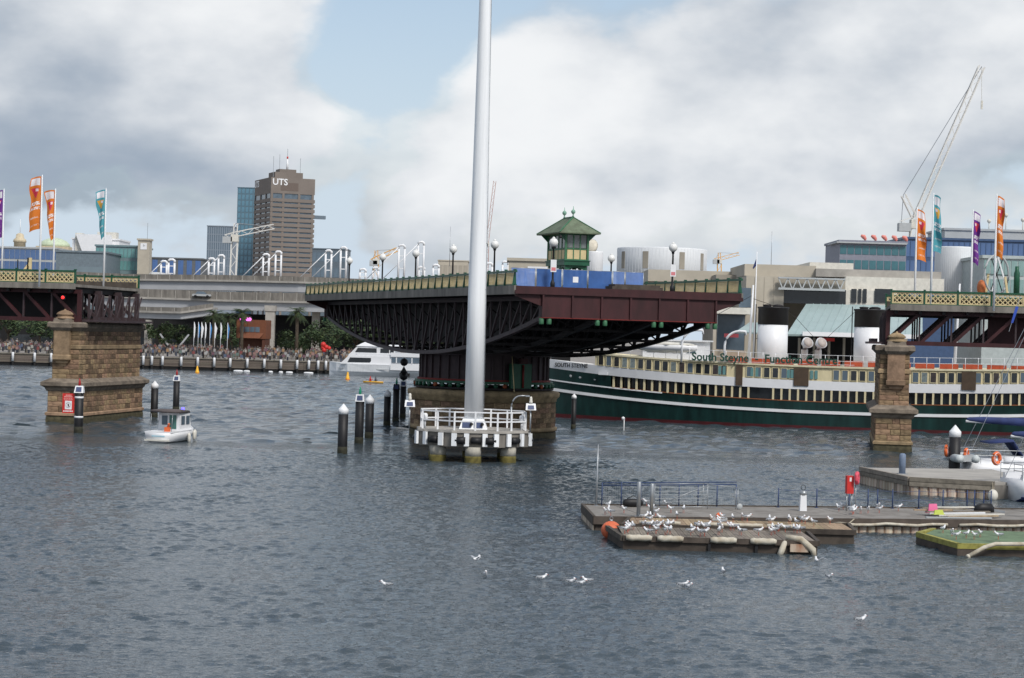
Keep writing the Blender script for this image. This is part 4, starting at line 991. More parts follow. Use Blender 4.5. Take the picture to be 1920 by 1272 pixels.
for (x,y,h,l) in ((2.15,.5,1.6,'left of two galvanised mooring posts on the pontoon'),(2.65,.1,1.55,'right of two galvanised mooring posts on the pontoon'),(22.2,1.6,2.9,'tall galvanised post near the white yacht at the right edge')):
    t = thing('mooring_post', l, 'post', onA(x,y), 0, 'galvanised posts'); b = MB(); b.lathe([(.09,0),(.09,h-.03),(.07,h)], 12); b.build('tube', M['steel'], t); b = MB(); b.box(-.17,.17,-.17,.17,0,.03); b.build('base_plate', M['steel'], t)
bg = thing('black_bag', 'black bundle lying by the mesh fence', 'bag', onA(3.3,5.6), R(12)); b = MB(); b.loft([[(x_, r_*math.cos(q)*.8, .2+r_*math.sin(q)) for q in [2*math.pi*i/10 for i in range(10)]] for x_, r_ in ((-.5,.08),(-.42,.18),(-.1,.21),(.3,.2),(.45,.14),(.5,.05))]); b.build('bundle', M['black'], bg); b = MB(); b.tube([(-.3,0,.4),(0,-.05,.55),(.3,0,.4)], .02, 6); b.build('strap', M['black'], bg)
wb = thing('service_bollard', 'white service pedestal with grey cap standing on the long pontoon', 'pedestal', onA(11.5,4.4), R(5)); b = MB(); b.loft([[(-.17,-.15,0),(.17,-.15,0),(.17,.15,0),(-.17,.15,0)],[(-.14,-.12,.78),(.14,-.12,.78),(.14,.12,.78),(-.14,.12,.78)]], smooth=False); b.build('body', M['white'], wb)
b = MB(); b.lathe([(.17,.782),(.19,.82),(.17,.95),(.06,.99)], 14); b.build('cap', M['steel'], wb); b = MB(); b.tube([(.11*math.cos(q), 0, 1.13+.13*math.sin(q)) for q in [2*math.pi*i/12 for i in range(13)]], .015, 5); b.build('hoop', M['black'], wb)
fb = thing('fire_point', 'red fire hose box on steel legs with a pink-red lifebuoy on its side', 'fire box', onA(13.95,4.6), R(10))
b = MB(); b.box(-.17,.17,-.14,.14,.85,1.72); b.build('box', M['red'], fb); b = MB(); b.box(-.05,.05,-.146,-.141,1.45,1.64); b.build('white_mark', M['white'], fb)
for x in (-.13,.13,.32): b = MB(); b.tube([(x,0,0),(x,0,.85 if x < .3 else 1.4)], .03, 6); b.build('leg', M['steel'], fb)
b = MB(); b.tube([(.36+.0*i, .18*math.cos(q), 1.62+.23*math.sin(q)) for i, q in enumerate([2*math.pi*i/18 for i in range(19)])], .105, 10, cap=False); b.build('lifebuoy', mat('faded_red_buoy', (.62,.08,.12), .6), fb, rot=(0,0,R(-30)))
# debris pile
rnd = random.Random(9)
deb = [('long_timber','grey',3.2),('long_timber','wood_tan',2.6),('white_plank','offwhite',3.4),('white_plank','white',2.8),('long_timber','wood',3.4),('broken_board','wood_tan',1.9),('broken_board','wood',2.4),('white_plank','offwhite',2.2)]
dl = ['grey board on top of the timber heap','tan timber in the middle of the timber heap','cream plank at the front of the timber heap','white plank lying at the front right of the timber heap','long grey timber across the timber heap','short tan board at the right of the timber heap','brown board at the left of the timber heap','cream offcut under the timber heap']
for i, (n, m, L) in enumerate(deb):
    o = MB().box(-L/2,L/2,-.09,.09,0,.06).box(-L/2+.05,-L/2+.12,-.091,.091,.062,.066).build(n, M[m], None, loc=onA(17.6+rnd.uniform(-.5,1.6), 1.0+i*.30, .62+.045*i), rot=(0,R(rnd.uniform(-1.5,1.5)),R(12+rnd.uniform(-9,9)))); tag(o, dl[i], 'timber', 'timber heap on the pontoon')
for n, c, x, y, l in (('pink_panel',(.75,.16,.33),17.35,2.3,'bright pink folded panel on the timber heap'),('lime_panel',(.50,.58,.10),17.3,1.5,'lime green folded panel below the pink one')):
    o = MB().slab([(-.26,0,0),(.26,0,0),(.20,.05,.42 if n[0]=='p' else .2),(-.2,.05,.42 if n[0]=='p' else .2)], (0,.06,0)).box(-.3,.3,.0,.3,-.02,.0).build(n, mat(n, c, .7), None, loc=onA(x,y,.76), rot=(0,0,R(15))); tag(o, l, 'panel')
ow = thing('outboard_motor', 'black outboard motor lying at the right end of the pontoon', 'motor', onA(20.4,3.2), R(20)); b = MB(); b.loft([[(x_, -.2*s_, .12),(x_, .2*s_, .12),(x_, .17*s_, .45*s_+.1),(x_, -.17*s_, .45*s_+.1)] for x_, s_ in ((-.5,.7),(-.2,1),(.3,1),(.5,.6))]); b.build('cowling', M['black'], ow); b = MB(); b.bar((.4,0,.25),(1.2,.1,.12), .14, .1); b.build('leg', M['steel'], ow)
# orange buoy
ob = thing('orange_buoy', 'big faded orange mooring buoy at the left corner of the pontoons', 'buoy', Vector((*at(1146,995,88.6).xy, .05)), 0)
b = MB(); b.ball((0,0,.28), .44, 20, 12, (1,1,.92)); b.build('float', mat('faded_orange', (.62,.14,.06), .6, var=.3, vscale=3), ob); b = MB(); b.lathe([(.07,.66),(.07,.74)], 10); b.tube([(.07*math.cos(q),0,.80+.07*math.sin(q)) for q in [2*math.pi*i/10 for i in range(11)]], .018, 5); b.build('eye', M['steel'], ob)
# front pontoon with gulls, and the tan one behind it
def pontoon(name, label, poly, z, m_side, plank_m, pw, x0, x1, y0, y1):
    t = thing(name, label, 'pontoon', (0,0,0), 0)
    b = MB(); b.prism([(x,y) for x, y in poly], -.5, z-.09); b.build('float_body', m_side, t)
    n = len(poly)
    for i in range(n):
        p, q = poly[i], poly[(i+1)%n]; d = Vector((q[0]-p[0], q[1]-p[1], 0)); a = math.atan2(d.y,d.x)
        b = MB(); b.box(.0,d.length,-.10,.06,z-.20,z+.02); b.build('edge_beam', M['wood_dark'], t, loc=(p[0],p[1],0), rot=(0,0,a))
    planks(t, x0, x1, y0, y1, z-.03, pw, plank_m)
    return t
pB = pontoon('gull_pontoon', 'low weathered timber pontoon at the front, crowded with gulls', [(4.84,84.0),(12.9,84.0),(13.1,88.35),(4.4,88.35)], .55, M['wood_dark'], M['wood'], .26, 4.85, 12.85, 84.1, 88.25)
for x in (4.95, 6.25, 8.45, 10.1):
    b = MB(); b.tube([(x+i*.135, 83.86+.01*(i%2), .50+.012*math.sin(i*2.1)) for i in range(9)], [.09,.13,.135,.13,.135,.13,.135,.13,.09], 10); b.build('fender', M['fender'], pB)
for x in (8.35, 10.3):
    b = MB(); b.box(x,x+.12,83.88,84.02,-.45,.33); b.build('joint_strap', M['black'], pB)
pB2 = pontoon('tan_pontoon', 'tan decked pontoon between the gull pontoon and the long one', [(5.1,88.6),(15.2,88.6),(15.5,92.0),(5.6,92.0)], .62, M['wood_dark'], M['wood_tan'], .3, 5.5, 15.2, 88.7, 91.9)
for x0, x1 in ((5.8,7.6),(8.4,11.2),(11.4,12.5)):
    b = MB(); k_ = int((x1-x0)/.15); b.tube([(x0+i*(x1-x0)/k_, 88.72, .70+.008*math.sin(i*2)) for i in range(k_+1)], .085, 8); b.build('fender', M['fender'], pB2)
b = MB(); b.tube([(11.6,84.1,.68),(12.2,83.9,.62),(12.7,83.8,.2),(12.75,83.75,-.1)], [.12,.14,.14,.1], 10); b.tube([(11.55,84.0,.5),(11.4,83.7,.2),(11.3,83.65,-.05)], [.11,.13,.13], 10); b.build('hanging_fender', M['fender'], pB)
b = MB(); b.box(11.75,12.5,83.8,84.0,.1,.42); b.build('rusty_plate', M['rust'], pB)
vb = thing('valve_box', 'small orange and grey fitting on the tan pontoon', 'fitting', (9.6,91.6,.63), 0); b = MB(); b.box(-.35,.35,-.15,.15,0,.12); b.build('base', M['grey'], vb); b = MB(); b.lathe([(.16,.12),(.16,.26),(.08,.34)], 10); b.build('knob', M['orange'], vb)
# green pontoon
GP = [(18.15,89.8),(18.95,85.1),(28,85.6),(28,92.4),(19.3,92.0)]
pC = thing('green_pontoon', 'green topped pontoon with yellow edging at the right edge', 'pontoon', (0,0,0), 0)
b = MB(); b.prism(GP, -.5, .38); b.build('float_body', M['wood_dark'], pC)
b = MB(); b.prism([(18.5,89.6),(19.15,85.4),(27.9,85.9),(27.9,92.2),(19.4,91.8)], .385, .47); b.build('green_deck', mat('green_deck_paint', (.13,.19,.11), .85, var=.45, vscale=1.2), pC)
for p, q in ((GP[0],GP[1]),(GP[1],GP[2]),(GP[4],GP[0])):
    d = Vector((q[0]-p[0],q[1]-p[1],0)); b = MB(); b.box(0,d.length,-.02,.20,.30,.52); b.build('yellow_edge', mat('worn_yellow', (.30,.28,.07), .8, var=.4, vscale=3), pC, loc=(p[0],p[1],0), rot=(0,0,math.atan2(d.y,d.x)))
pp = tag(MB().tube([(19.3,84.5,.06),(20.0,84.75,.42),(20.5,84.9,.56),(22,85.0,.58),(27.5,85.2,.6)], .09, 10).tube([(19.22,84.46,.02),(19.3,84.5,.06)], .10, 10).build('white_hose', M['fender']), 'white hose lying along the front edge of the green pontoon', 'hose')
rp = tag(MB().tube([(12.9+.25*i, 91.9-.2*i, .72-.05*i*i+.18*i) for i in range(7)], .03, 6).tube([(16.0,93.4,.7),(15.4,92.6,.35),(14.9,92.0,.05)], .03, 6).build('mooring_rope', M['rope']), 'pale mooring rope hanging in front of the rusty pontoon side', 'rope')
# rusty pontoon farther back
DP = [(22.2,127.6),(23.6,119.0),(28.1,117.0),(31.2,117.6),(31.0,129.6)]
pD = thing('rusty_pontoon', 'concrete topped pontoon with rust streaked sides near the right pier', 'pontoon', (0,0,0), 0)
b = MB(); b.prism(DP, -.6, .82); b.build('float_body', M['conc_d'], pD); b = MB(); b.prism([(x+.12*(1 if x < 25 else -1), y+.12*(1 if y < 122 else -1)) for x, y in DP], .825, 1.0); b.build('deck', M['conc'], pD)
for p, q in ((DP[0],DP[1]),(DP[1],DP[2])):
    sheet_piles(pD, p, q, -.5, .5, .5)
    d = Vector((q[0]-p[0],q[1]-p[1],0))
    for z in (.52,.80): b = MB(); b.box(0,d.length,-.14,.05,z,z+.25); b.build('waler_board', M['wood'], pD, loc=(p[0],p[1],0), rot=(0,0,math.atan2(d.y,d.x)))
t = thing('blue_bollard', 'blue-grey post standing on the rusty pontoon', 'post', (23.75,122.2,1.0), 0); b = MB(); b.lathe([(.20,0),(.20,1.15),(.12,1.24)], 14); b.build('tube', mat('blue_grey_paint', (.16,.21,.30), .6), t); b = MB(); b.box(-.28,.28,-.28,.28,0,.04); b.build('base', M['steel'], t)
t = thing('white_fender', 'round white fender hanging at the right end of the rusty pontoon', 'fender', (27.95,116.75,.25), 0); b = MB(); b.ball((0,0,0), .30, 14, 10, (1,1,1.2)); b.build('ball', M['offwhite'], t); b = MB(); b.tube([(0,0,.34),(0,.2,.8)], .02, 5); b.build('line', M['rope'], t)
# ------------------------------------------------------------------ yachts
def yacht(name, label, p, rz, L=11.0, cover='navy', boomz=3.3, mastx=6.2):
    t = thing(name, label, 'yacht', p, rz)
    b = MB(); b.loft([section(0,1.35,.10,1.25,.85), section(1.0,1.6,0,1.22,.85), section(4,1.75,-.1,1.2,.8), section(8,1.2,0,1.35,.7), section(L,.08,.5,1.6,.5)]); b.build('hull', M['white'], t)
    b = MB(); b.loft([section(.02,1.37,.06,.30,.9), section(4,1.77,-.12,.28,.85), section(8,1.22,-.02,.30,.75), section(L-.1,.1,.3,.5,.5)]); b.build('navy_stripe', M['navy'], t)
    b = MB(); b.loft([[(x_,-w_,1.22),(x_,-w_*.8,1.7),(x_,w_*.8,1.7),(x_,w_,1.22)] for x_, w_ in ((2.6,.9),(3.2,1.1),(6.0,1.0),(8.0,.5))]); b.build('coachroof', M['white'], t)
    [MB().box(0.1,2.5,a_,a_+.25,1.2,1.55).build('coaming', M['white'], t) for a_ in (-1.2,.95)]
    for sy in (-1.3, 1.3):
        for z in (1.75, 2.1): b = MB(); b.tube([(0,sy*.2,z),(0,sy,z),(1.2,sy*1.1,z),(4,sy*1.28,z)], .02, 5); b.build('pushpit_rail', M['steel'], t)
        for x_ in (0,.9,2.4,4): b = MB(); b.tube([(x_,sy*(1+.07*x_),1.2),(x_,sy*(1+.07*x_),2.12)], .02, 5); b.build('stanchion', M['steel'], t)
    b = MB(); b.tube([(mastx,0,1.6),(mastx+.1,0,15.5)], [.10,.07], 10); b.build('mast', M['white'], t)
    b = MB(); b.tube([(mastx-.1,0,boomz),(mastx-6.3,0,boomz+.2)], .08, 8); b.build('boom', M['white'], t)
    b = MB(); b.loft([[(mastx-.3-x_, r_*math.cos(q), boomz+.16+x_*.03+r_*1.15*math.sin(q)) for q in [2*math.pi*i/10 for i in range(10)]] for x_, r_ in ((0,.12),(.4,.26),(2.5,.24),(4.8,.19),(5.8,.12),(5.95,.04))]); b.build('sail_cover', M[cover], t)
    for q in ((0.05,-.9,1.2),(0.05,.9,1.2)): b = MB(); b.tube([q,(mastx+.1,0,15.4)], .018, 4); b.build('backstay', M['steel'], t)
    for sy in (-1.6,1.6): b = MB(); b.tube([(mastx-.4,sy,1.25),(mastx+.05,0,11)], .016, 4); b.build('shroud', M['steel'], t)
    b = MB(); b.loft([[(1.6,-1.0,2.5),(1.6,1.0,2.5),(1.6,.9,2.6),(1.6,-.9,2.6)],[(3.2,-1.1,2.65),(3.2,1.1,2.65),(3.2,.95,2.8),(3.2,-.95,2.8)],[(3.9,-1.0,1.7),(3.9,1.0,1.7),(3.95,.9,1.75),(3.95,-.9,1.75)]]); b.build('spray_hood', M['navy'], t)
    return t
y1 = yacht('white_yacht', 'white yacht with navy sail cover at the right edge of the photo', Vector((29.0,116.8,0)), R(14), boomz=3.5)
y2 = yacht('moored_yacht', 'farther white yacht whose stern carries a grey dinghy and orange lifebuoys', Vector((29.6,132.8,0)), R(6), boomz=3.7, mastx=6.6)
dg = thing('inflatable_dinghy', 'pale grey inflatable dinghy hung across the stern of the farther yacht', 'dinghy', Vector((29.4,131.2,1.55)), R(96))
b = MB(); b.tube([(1.0,-.55,0),(-.9,-.55,.02),(-1.1,-.5,.02)], .26, 12); b.tube([(1.0,.55,0),(-.9,.55,.02),(-1.1,.5,.02)], .26, 12); b.tube([(1.0+.42*math.sin(q), -.55*math.cos(q), .03*math.sin(q)) for q in [math.pi*i/8 for i in range(9)]], .26, 12); b.build('tubes', mat('grey_pvc', (.50,.54,.55), .6), dg); b = MB(); b.box(-.95,1.1,-.4,.4,-.12,-.05); b.box(-1.0,-.95,-.45,.45,-.15,.25); b.build('floor', M['grey'], dg)
def lifebuoy(p, label, rz, rx=0):
    t = thing('lifebuoy', label, 'lifebuoy', p, rz); b = MB(); b.tube([(.26*math.cos(q), 0, .26*math.sin(q)*1.15) for q in [2*math.pi*i/18 for i in range(19)]], .12, 10, cap=False); b.build('ring', M['orange'], t); b = MB(); b.tube([(.30*math.cos(q), -.12, .34*math.sin(q)) for q in [2*math.pi*i/12 for i in range(13)]], .015, 5); b.build('grab_line', M['white'], t)
lifebuoy(at(1775,845,131.8), 'orange lifebuoy seen beside the thick white-capped pile', R(70)); lifebuoy(at(1869,860,117.5), 'bright orange lifebuoy on the stern rail of the near yacht', R(30)); lifebuoy(at(1812,852,131.5), 'orange lifebuoy half hidden behind the grey dinghy', R(60))
pn_ = thing('blue_pennant', 'small blue pennant on the yacht stay below the right bridge span', 'flag', at(1896,606,118.5), R(0)); b = MB(); b.slab([(0,0,0),(.12,0,0),(.42,0,.95),(.25,0,1.0)], (0,.02,0)); b.build('cloth', mat('pennant_blue', (.03,.08,.42), .7), pn_); b = MB(); b.tube([(-.1,0.03,-.5),(.5,0.03,1.6)], .015, 5); b.build('halyard', M['steel'], pn_)

# ------------------------------------------------------------------ gulls
GW, GG, GB = M['white'], mat('gull_grey', (.34,.36,.39), .7), M['black']
def gull_mesh(kind):
    b = MB(); up = .16 if kind == 'stand' else .03
    if kind == 'fly': up = .3
    b.mi = 0; b.loft([[(x_, w_*math.cos(q), up+.09+dz+w_*1.0*math.sin(q)) for q in [2*math.pi*i/8 for i in range(8)]] for x_, w_, dz in ((-.20,.012,.03),(-.12,.055,.01),(0,.085,0),(.10,.075,.03),(.15,.045,.08))])
    b.ball((.18,0,up+.22), .052, 8, 6); b.tube([(.12,0,up+.14),(.17,0,up+.20)], [.055,.045], 8)
    b.mi = 1
    if kind == 'fly':
        for s in (-1,1): b.add([(.08,s*.05,up+.12),(-.10,s*.05,up+.12),(-.12,s*.22,up+.22),(-.01,s*.23,up+.23),(-.2,s*.40,up+.2),(-.1,s*.38,up+.21)], [(0,1,2,3),(3,2,4,5)])
    else:
        for s in (-1,1): b.loft([[(x_, s*(.078*k_), up+.13+h_), (x_, s*(.092*k_), up+.08), (x_, s*.05*k_, up+.17*1.0)] for x_, k_, h_ in ((.09,.8,.0),(-.05,1.0,.0),(-.2,.5,.02),(-.27,.15,.02))])
    b.mi = 2; b.loft([[(-.20,-.02,up+.11),(-.20,.02,up+.11),(-.20,0,up+.13)],[(-.30,-.03,up+.11),(-.30,.03,up+.11),(-.30,0,up+.12)]])
    b.mi = 3; b.tube([(.22,0,up+.215),(.28,0,up+.205)], [.016,.005], 6)
    if kind == 'stand':
        for s in (-.03,.03): b.tube([(0,s,0),(0,s,up+.04)], .008, 5)
    return b.mesh('gull', [GW, GG, GB, mat('gull_beak', (.5,.08,.04), .5)])
GM = {k: gull_mesh(k) for k in ('stand','swim','fly')}
GULLS = {}
def gull(x, y, z, kind, label, group, rnd):
    D = depth(x, y, z); p = at(x, y, D)
    o = put('seagull', GM[kind], None, p, (0,0,rnd.uniform(0,6.28)), (.88,)*3)
    tag(o, label, 'gull', group); GULLS.setdefault(label, []).append((x, o)); return o
rnd = random.Random(21)
n_ = 0
while n_ < 46:
    x, y = rnd.uniform(1168,1545), rnd.uniform(990,1006)
    D = depth(x,y,.56); X = at(x,y,D).x
    if not (84.2 < D < 88.2 and 4.9 < X < 12.8): continue
    gull(x, y, .555, 'stand', 'white gull standing on the low front pontoon', 'gulls on the front pontoon', rnd); n_ += 1
n_ = 0
while n_ < 22:
    x, y = rnd.uniform(1200,1600), rnd.uniform(966,988)
    D = depth(x,y,.62); X = at(x,y,D).x
    if not (88.9 < D < 91.8 and 5.6 < X < 15.1): continue
    gull(x, y, .63, 'stand', 'white gull standing on the tan decked pontoon', 'gulls on the tan pontoon', rnd); n_ += 1
n_ = 0
while n_ < 24:
    x, y = rnd.choice((rnd.uniform(1105,1290), rnd.uniform(1560,1720))), rnd.uniform(946,968)
    D = depth(x,y,.61); q = DA.inverted() @ at(x,y,D)
    if not (.2 < q.x < 19 and .3 < q.y < 6.3): continue
    gull(x, y, .61, 'stand', 'white gull standing on the long railed pontoon', 'gulls on the long pontoon', rnd); n_ += 1
for x, y in ((1768,1000),(1785,1006),(1793,1012),(1812,1010),(1827,1012),(1838,1008),(1872,1012)):
    gull(x, y, .48, 'stand', 'white gull standing on the green pontoon', 'gulls on the green pontoon', rnd)
for i, (x, y, k, l) in enumerate(((893,1066,'fly','gull flapping just above the water in the centre foreground'),(910,1082,'swim','gull swimming below the flapping one'),(724,1102,'swim','lone gull swimming at the left of the foreground water'),(1016,1089,'swim','gull swimming between the flapping gull and the swimming trio'),
    (1070,1096,'swim','left gull of the swimming trio'),(1089,1099,'swim','middle gull of the swimming trio'),(1101,1094,'swim','right gull of the swimming trio'),(1281,1102,'swim','left gull of the swimming pair below the pontoon'),(1291,1105,'swim','right gull of the swimming pair below the pontoon'),
    (1357,1077,'swim','gull swimming just in front of the gull pontoon'),(1531,1068,'fly','gull landing on the water below the hanging fender'),(1555,1087,'swim','gull swimming right of the landing gull'),(1614,1168,'swim','nearest gull swimming at the lower right'))):
    gull(x, y, .0, k, l, 'gulls on the open water', rnd)
def nth(k): return f"{k}{'th' if 10 < k % 100 < 14 else {1:'st',2:'nd',3:'rd'}.get(k % 10, 'th')}"
for lab, lst in GULLS.items():
    if len(lst) > 1:
        for k, (x, o) in enumerate(sorted(lst, key=lambda q: q[0])): o['label'] = f'{lab}, {nth(k+1)} from the left'
# small craft far out
ky = thing('yellow_kayak', 'yellow double kayak with two paddlers towards the far quay', 'kayak', Vector((*at(700,719,depth(700,719)).xy,.05)), R(-8))
b = MB(); b.loft([[(x_,-w_,.28),(x_,-w_*.7,.05),(x_,w_*.7,.05),(x_,w_,.28)] for x_, w_ in ((-1.7,.05),(-1.0,.35),(0,.4),(1.0,.35),(1.7,.05))]); b.build('hull', M['yellow'], ky)
for i, (x_, c) in enumerate(((-.5,(.5,.05,.05)),(.4,(.08,.08,.1)))):
    o = MB().loft([[(x_+.2*r_*math.cos(q), .22*r_*math.sin(q), z_) for q in [2*math.pi*j/8 for j in range(8)]] for z_, r_ in ((.2,1),(.5,.95),(.78,.8),(.84,.35),(.9,.4),(1.0,.55),(1.12,.3))]).tube([(x_+.05,-.2,.7),(x_+.3,-.35,.5),(x_+.45,-.1,.6)], .06, 6).build('person', mat(f'vest{i}', c, .8)); o.location = ky.location; o.rotation_euler = ky.rotation_euler
    tag(o, ['paddler in red vest sitting at the front of the kayak','paddler in dark clothing sitting at the back of the kayak'][i], 'person')
for x, y, l in ((370,697,'yellow cone buoy near the left quay'),(652,709,'yellow cone buoy in front of the white ferry')):
    t = thing('cone_buoy', l, 'buoy', Vector((*at(x,y+3,depth(x,y+3)).xy,0)), 0); b = MB(); b.lathe([(.38,0),(.40,.25),(.30,.35),(.12,1.25),(.05,1.35)], 14); b.build('cone', M['yellow'], t); b = MB(); b.lathe([(.42,-.1),(.42,.08)], 14); b.build('collar', M['orange'], t)
# ------------------------------------------------------------------ far quay, land
QD = 396.0
b = MB(); b.add([(-900,QD,2.15),(9.0,QD,2.15),(9.0,QD-14,2.15),(16,228,2.15),(900,190,2.15),(900,3500,6),(-900,3500,6)], [(0,1,2,3,4,5,6)]); tag(b.build('ground', mat('paving', (.26,.24,.22), .9, var=.2, vscale=.3)), kind='structure')
qw = thing('quay_wall', 'timber faced quay wall below the crowd along the far shore', 'quay wall', (0,0,0), 0)
b = MB(); b.box(-260,9,QD-.2,QD+1.5,-1,.55); b.build('gap_shade', M['dark'], qw)  # black strip stands for the shade in the gap below the planks
PLK = MB().box(-.5,.5,-.5,.5,-.5,.5).mesh('wall_plank', mat('quay_planks', (.15,.125,.105), .9, var=.3, rand=.2))
for i in range(38):
    for k in range(5): put('wall_plank', PLK, qw, (-259+i*7.05+3.5, QD-.25, .72+k*.33), (0,0,0), (7.0,.12,.30))
b = MB(); b.box(-260,9,QD-.5,QD+.6,2.22,2.34); b.build('capping', M['wood'], qw)
wp = (24,65,96,269,285,305,340,371,402,432,464,496,527,557.5,579.6,597,611.5)
WP = [MB().lathe([(.25,.75),(.25,2.35),(.18,2.5)], 12).mesh('white_sleeve', M['white']), MB().lathe([(.2,-1),(.2,.76)], 10).mesh('dark_base', M['dark'])]
od = ['first','second','third','fourth','fifth','sixth','seventh','eighth','ninth','tenth','eleventh','twelfth','thirteenth','fourteenth','fifteenth','sixteenth','seventeenth']
for i, x in enumerate(wp):
    t = thing('quay_pile', f'white sleeved pile against the far quay, {od[i]} from the left', 'pile', Vector((at(x,680,QD-.9).x, QD-.9, 0)), 0, 'white piles along the far quay')
    put('white_sleeve', WP[0], t); put('dark_base', WP[1], t)
for i, (x, w) in enumerate(((447,18),(463,12),(508,8),(527,8),(543,13),(579,18))):
    t = thing('quay_float', f'small white float lying on the water below the quay, {od[i]} from the left', 'float', Vector((*at(x,694,QD-6).xy,.0)), 0, 'white floats below the quay'); ww = w*.104/2
    b = MB(); b.loft([[(x_,.3*r_*math.cos(q),.12+.2*r_*math.sin(q)) for q in [2*math.pi*j/8 for j in range(8)]] for x_, r_ in ((-ww,.3),(-ww*.8,1),(ww*.8,1),(ww,.3))]); b.build('body', M['white'], t); b = MB(); b.box(-ww*.5,ww*.5,-.05,.05,.31,.36); b.build('handle', M['grey'], t)
# crowd
def crowd():
    rnd = random.Random(31); V = []; Fc = []; Cc = []
    def bx(x0,x1,y0,y1,z0,z1,c,tp=1.0):
        o = len(V); cx, cy = (x0+x1)/2, (y0+y1)/2
        V.extend([(x0,y0,z0),(x1,y0,z0),(x1,y1,z0),(x0,y1,z0)] + [(cx+(a-cx)*tp, cy+(b_-cy)*tp, z1) for a, b_ in ((x0,y0),(x1,y0),(x1,y1),(x0,y1))])
        for f in ((3,2,1,0),(4,5,6,7),(0,1,5,4),(1,2,6,5),(2,3,7,6),(3,0,4,7)): Fc.append(tuple(i+o for i in f)); Cc.append(c)
    tops = [(.7,.7,.7),(.6,.6,.62),(.03,.03,.05),(.05,.05,.06),(.08,.08,.1),(.05,.06,.12),(.03,.03,.035),(.5,.06,.05),(.12,.2,.4),(.65,.3,.25),(.25,.25,.27),(.55,.5,.4),(.2,.35,.3),(.7,.35,.08),(.35,.12,.2),(.7,.68,.6)]
    legs = [(.04,.05,.09),(.03,.03,.03),(.2,.17,.13),(.09,.12,.2),(.35,.3,.25)]
    skin = [(.36,.21,.15),(.28,.16,.11),(.16,.09,.06),(.40,.25,.19)]; hair = [(.02,.015,.01),(.06,.035,.02),(.2,.13,.06),(.5,.48,.45)]
    n = 0
    cc = [(rnd.uniform(-130, 8), rnd.uniform(.8, 3.5), rnd.random()) for _ in range(150)]
    while n < 1050:
        c_ = rnd.choice(cc); x = rnd.gauss(c_[0], c_[1]) if rnd.random() < .75 else rnd.uniform(-130, 8)
        if x > 8: continue
        row = min(1, max(0, rnd.gauss(c_[2], .15))); y = QD+1.0+row*26; z = 2.2 + (y-QD)*.035
        s = rnd.uniform(.86,1.06); t, l, k, h = rnd.choice(tops), rnd.choice(legs), rnd.choice(skin), rnd.choice(hair)
        sit = rnd.random() < .25 and y < QD+3
        zz = z - (.42 if sit else 0)
        def B(x0,x1,y0,y1,z0,z1,c,tp=1.0): bx(x+x0*s,x+x1*s,y+y0*s,y+y1*s,zz+z0*s,zz+z1*s,c,tp)
        if sit: B(-.17,.17,-.5,.1,.45,.62,l); B(-.15,.15,-.52,-.38,.05,.5,l)
        else: B(-.16,-.01,-.08,.08,0,.84,l,1.1); B(.01,.16,-.08,.08,0,.84,l,1.1)
        B(-.2,.2,-.11,.11,.82,1.42,t,1.12); a = rnd.uniform(-.15,.1)
        B(-.31,-.21,-.06+a,.06,.8,1.40,rnd.choice((t,k))); B(.21,.31,-.06,.06-a,.8,1.40,rnd.choice((t,k)))
        B(-.06,.06,-.06,.06,1.42,1.5,k); B(-.09,.09,-.10,.09,1.49,1.68,k,1.05); B(-.10,.10,-.07,.11,1.62,1.76,h,.8)
        n += 1
    me = bpy.data.meshes.new('crowd'); me.from_pydata(V, [], Fc)
    at_ = me.color_attributes.new('Col', 'FLOAT_COLOR', 'CORNER')
    at_.data.foreach_set('color', [q for c in Cc for _ in range(4) for q in (*[.52*(.62*v + .38*sum(c)/3) for v in c], 1.0)])
    m = bpy.data.materials.new('clothing'); m.use_nodes = True; N = m.node_tree.nodes; a = N.new('ShaderNodeVertexColor'); a.layer_name = 'Col'
    N['Principled BSDF'].inputs['Roughness'].default_value = .85; m.node_tree.links.new(a.outputs[0], N['Principled BSDF'].inputs['Base Color'])
    me.materials.append(m); return tag(put('crowd', me), 'dense crowd of people along the far quay', 'crowd', kind='stuff')
crowd()

# ------------------------------------------------------------------ trees
LEAF = [mat(f'leaf_{i}', c, .7, var=.4, vscale=.7) for i, c in enumerate(((.045,.075,.028),(.03,.055,.022),(.07,.095,.035)))]
BARK = mat('bark', (.09,.07,.05), .9, var=.4)
def leafy(seed, n=1500, R_=4.2, hgt=5.2):
    rnd = random.Random(seed); b = MB()
    cl = [(rnd.gauss(0,.5)*R_, rnd.gauss(0,.5)*R_, rnd.uniform(-.5,.5)*hgt, rnd.uniform(.7,1.5)) for _ in range(26)]
    for i in range(n):
        c = rnd.choice(cl); d = Vector((rnd.gauss(0,1),rnd.gauss(0,1),rnd.gauss(0,.8))).normalized()*c[3]*rnd.uniform(.5,1.1)
        p = Vector(c[:3])+d; a = Vector((rnd.gauss(0,1),rnd.gauss(0,1),rnd.gauss(0,.6))).normalized(); q = a.orthogonal().normalized(); s = rnd.uniform(.13,.30)
        b.mi = rnd.choice((0,0,1,1,2)); b.add([p-a*s*1.6, p+q*s*.7, p+a*s*1.6, p-q*s*.7], [(0,1,2,3)])
    return b.mesh('crown', LEAF)
CROWN = [leafy(s) for s in (1,2,3)]
def trunk_mesh(h, r):
    b = MB(); b.tube([(0,0,-.5),(.1,0,h*.5),(0,.1,h)], [r,r*.7,r*.5], 8)
    for i in range(5):
        a = i*1.26; b.tube([(0,.05,h*.85),(1.4*math.cos(a),1.4*math.sin(a),h+1.6),(2.4*math.cos(a),2.4*math.sin(a),h+3.0)], [r*.4,r*.22,.05], 6)
    return b.mesh('trunk', BARK)
TRUNK = trunk_mesh(3.6, .35)
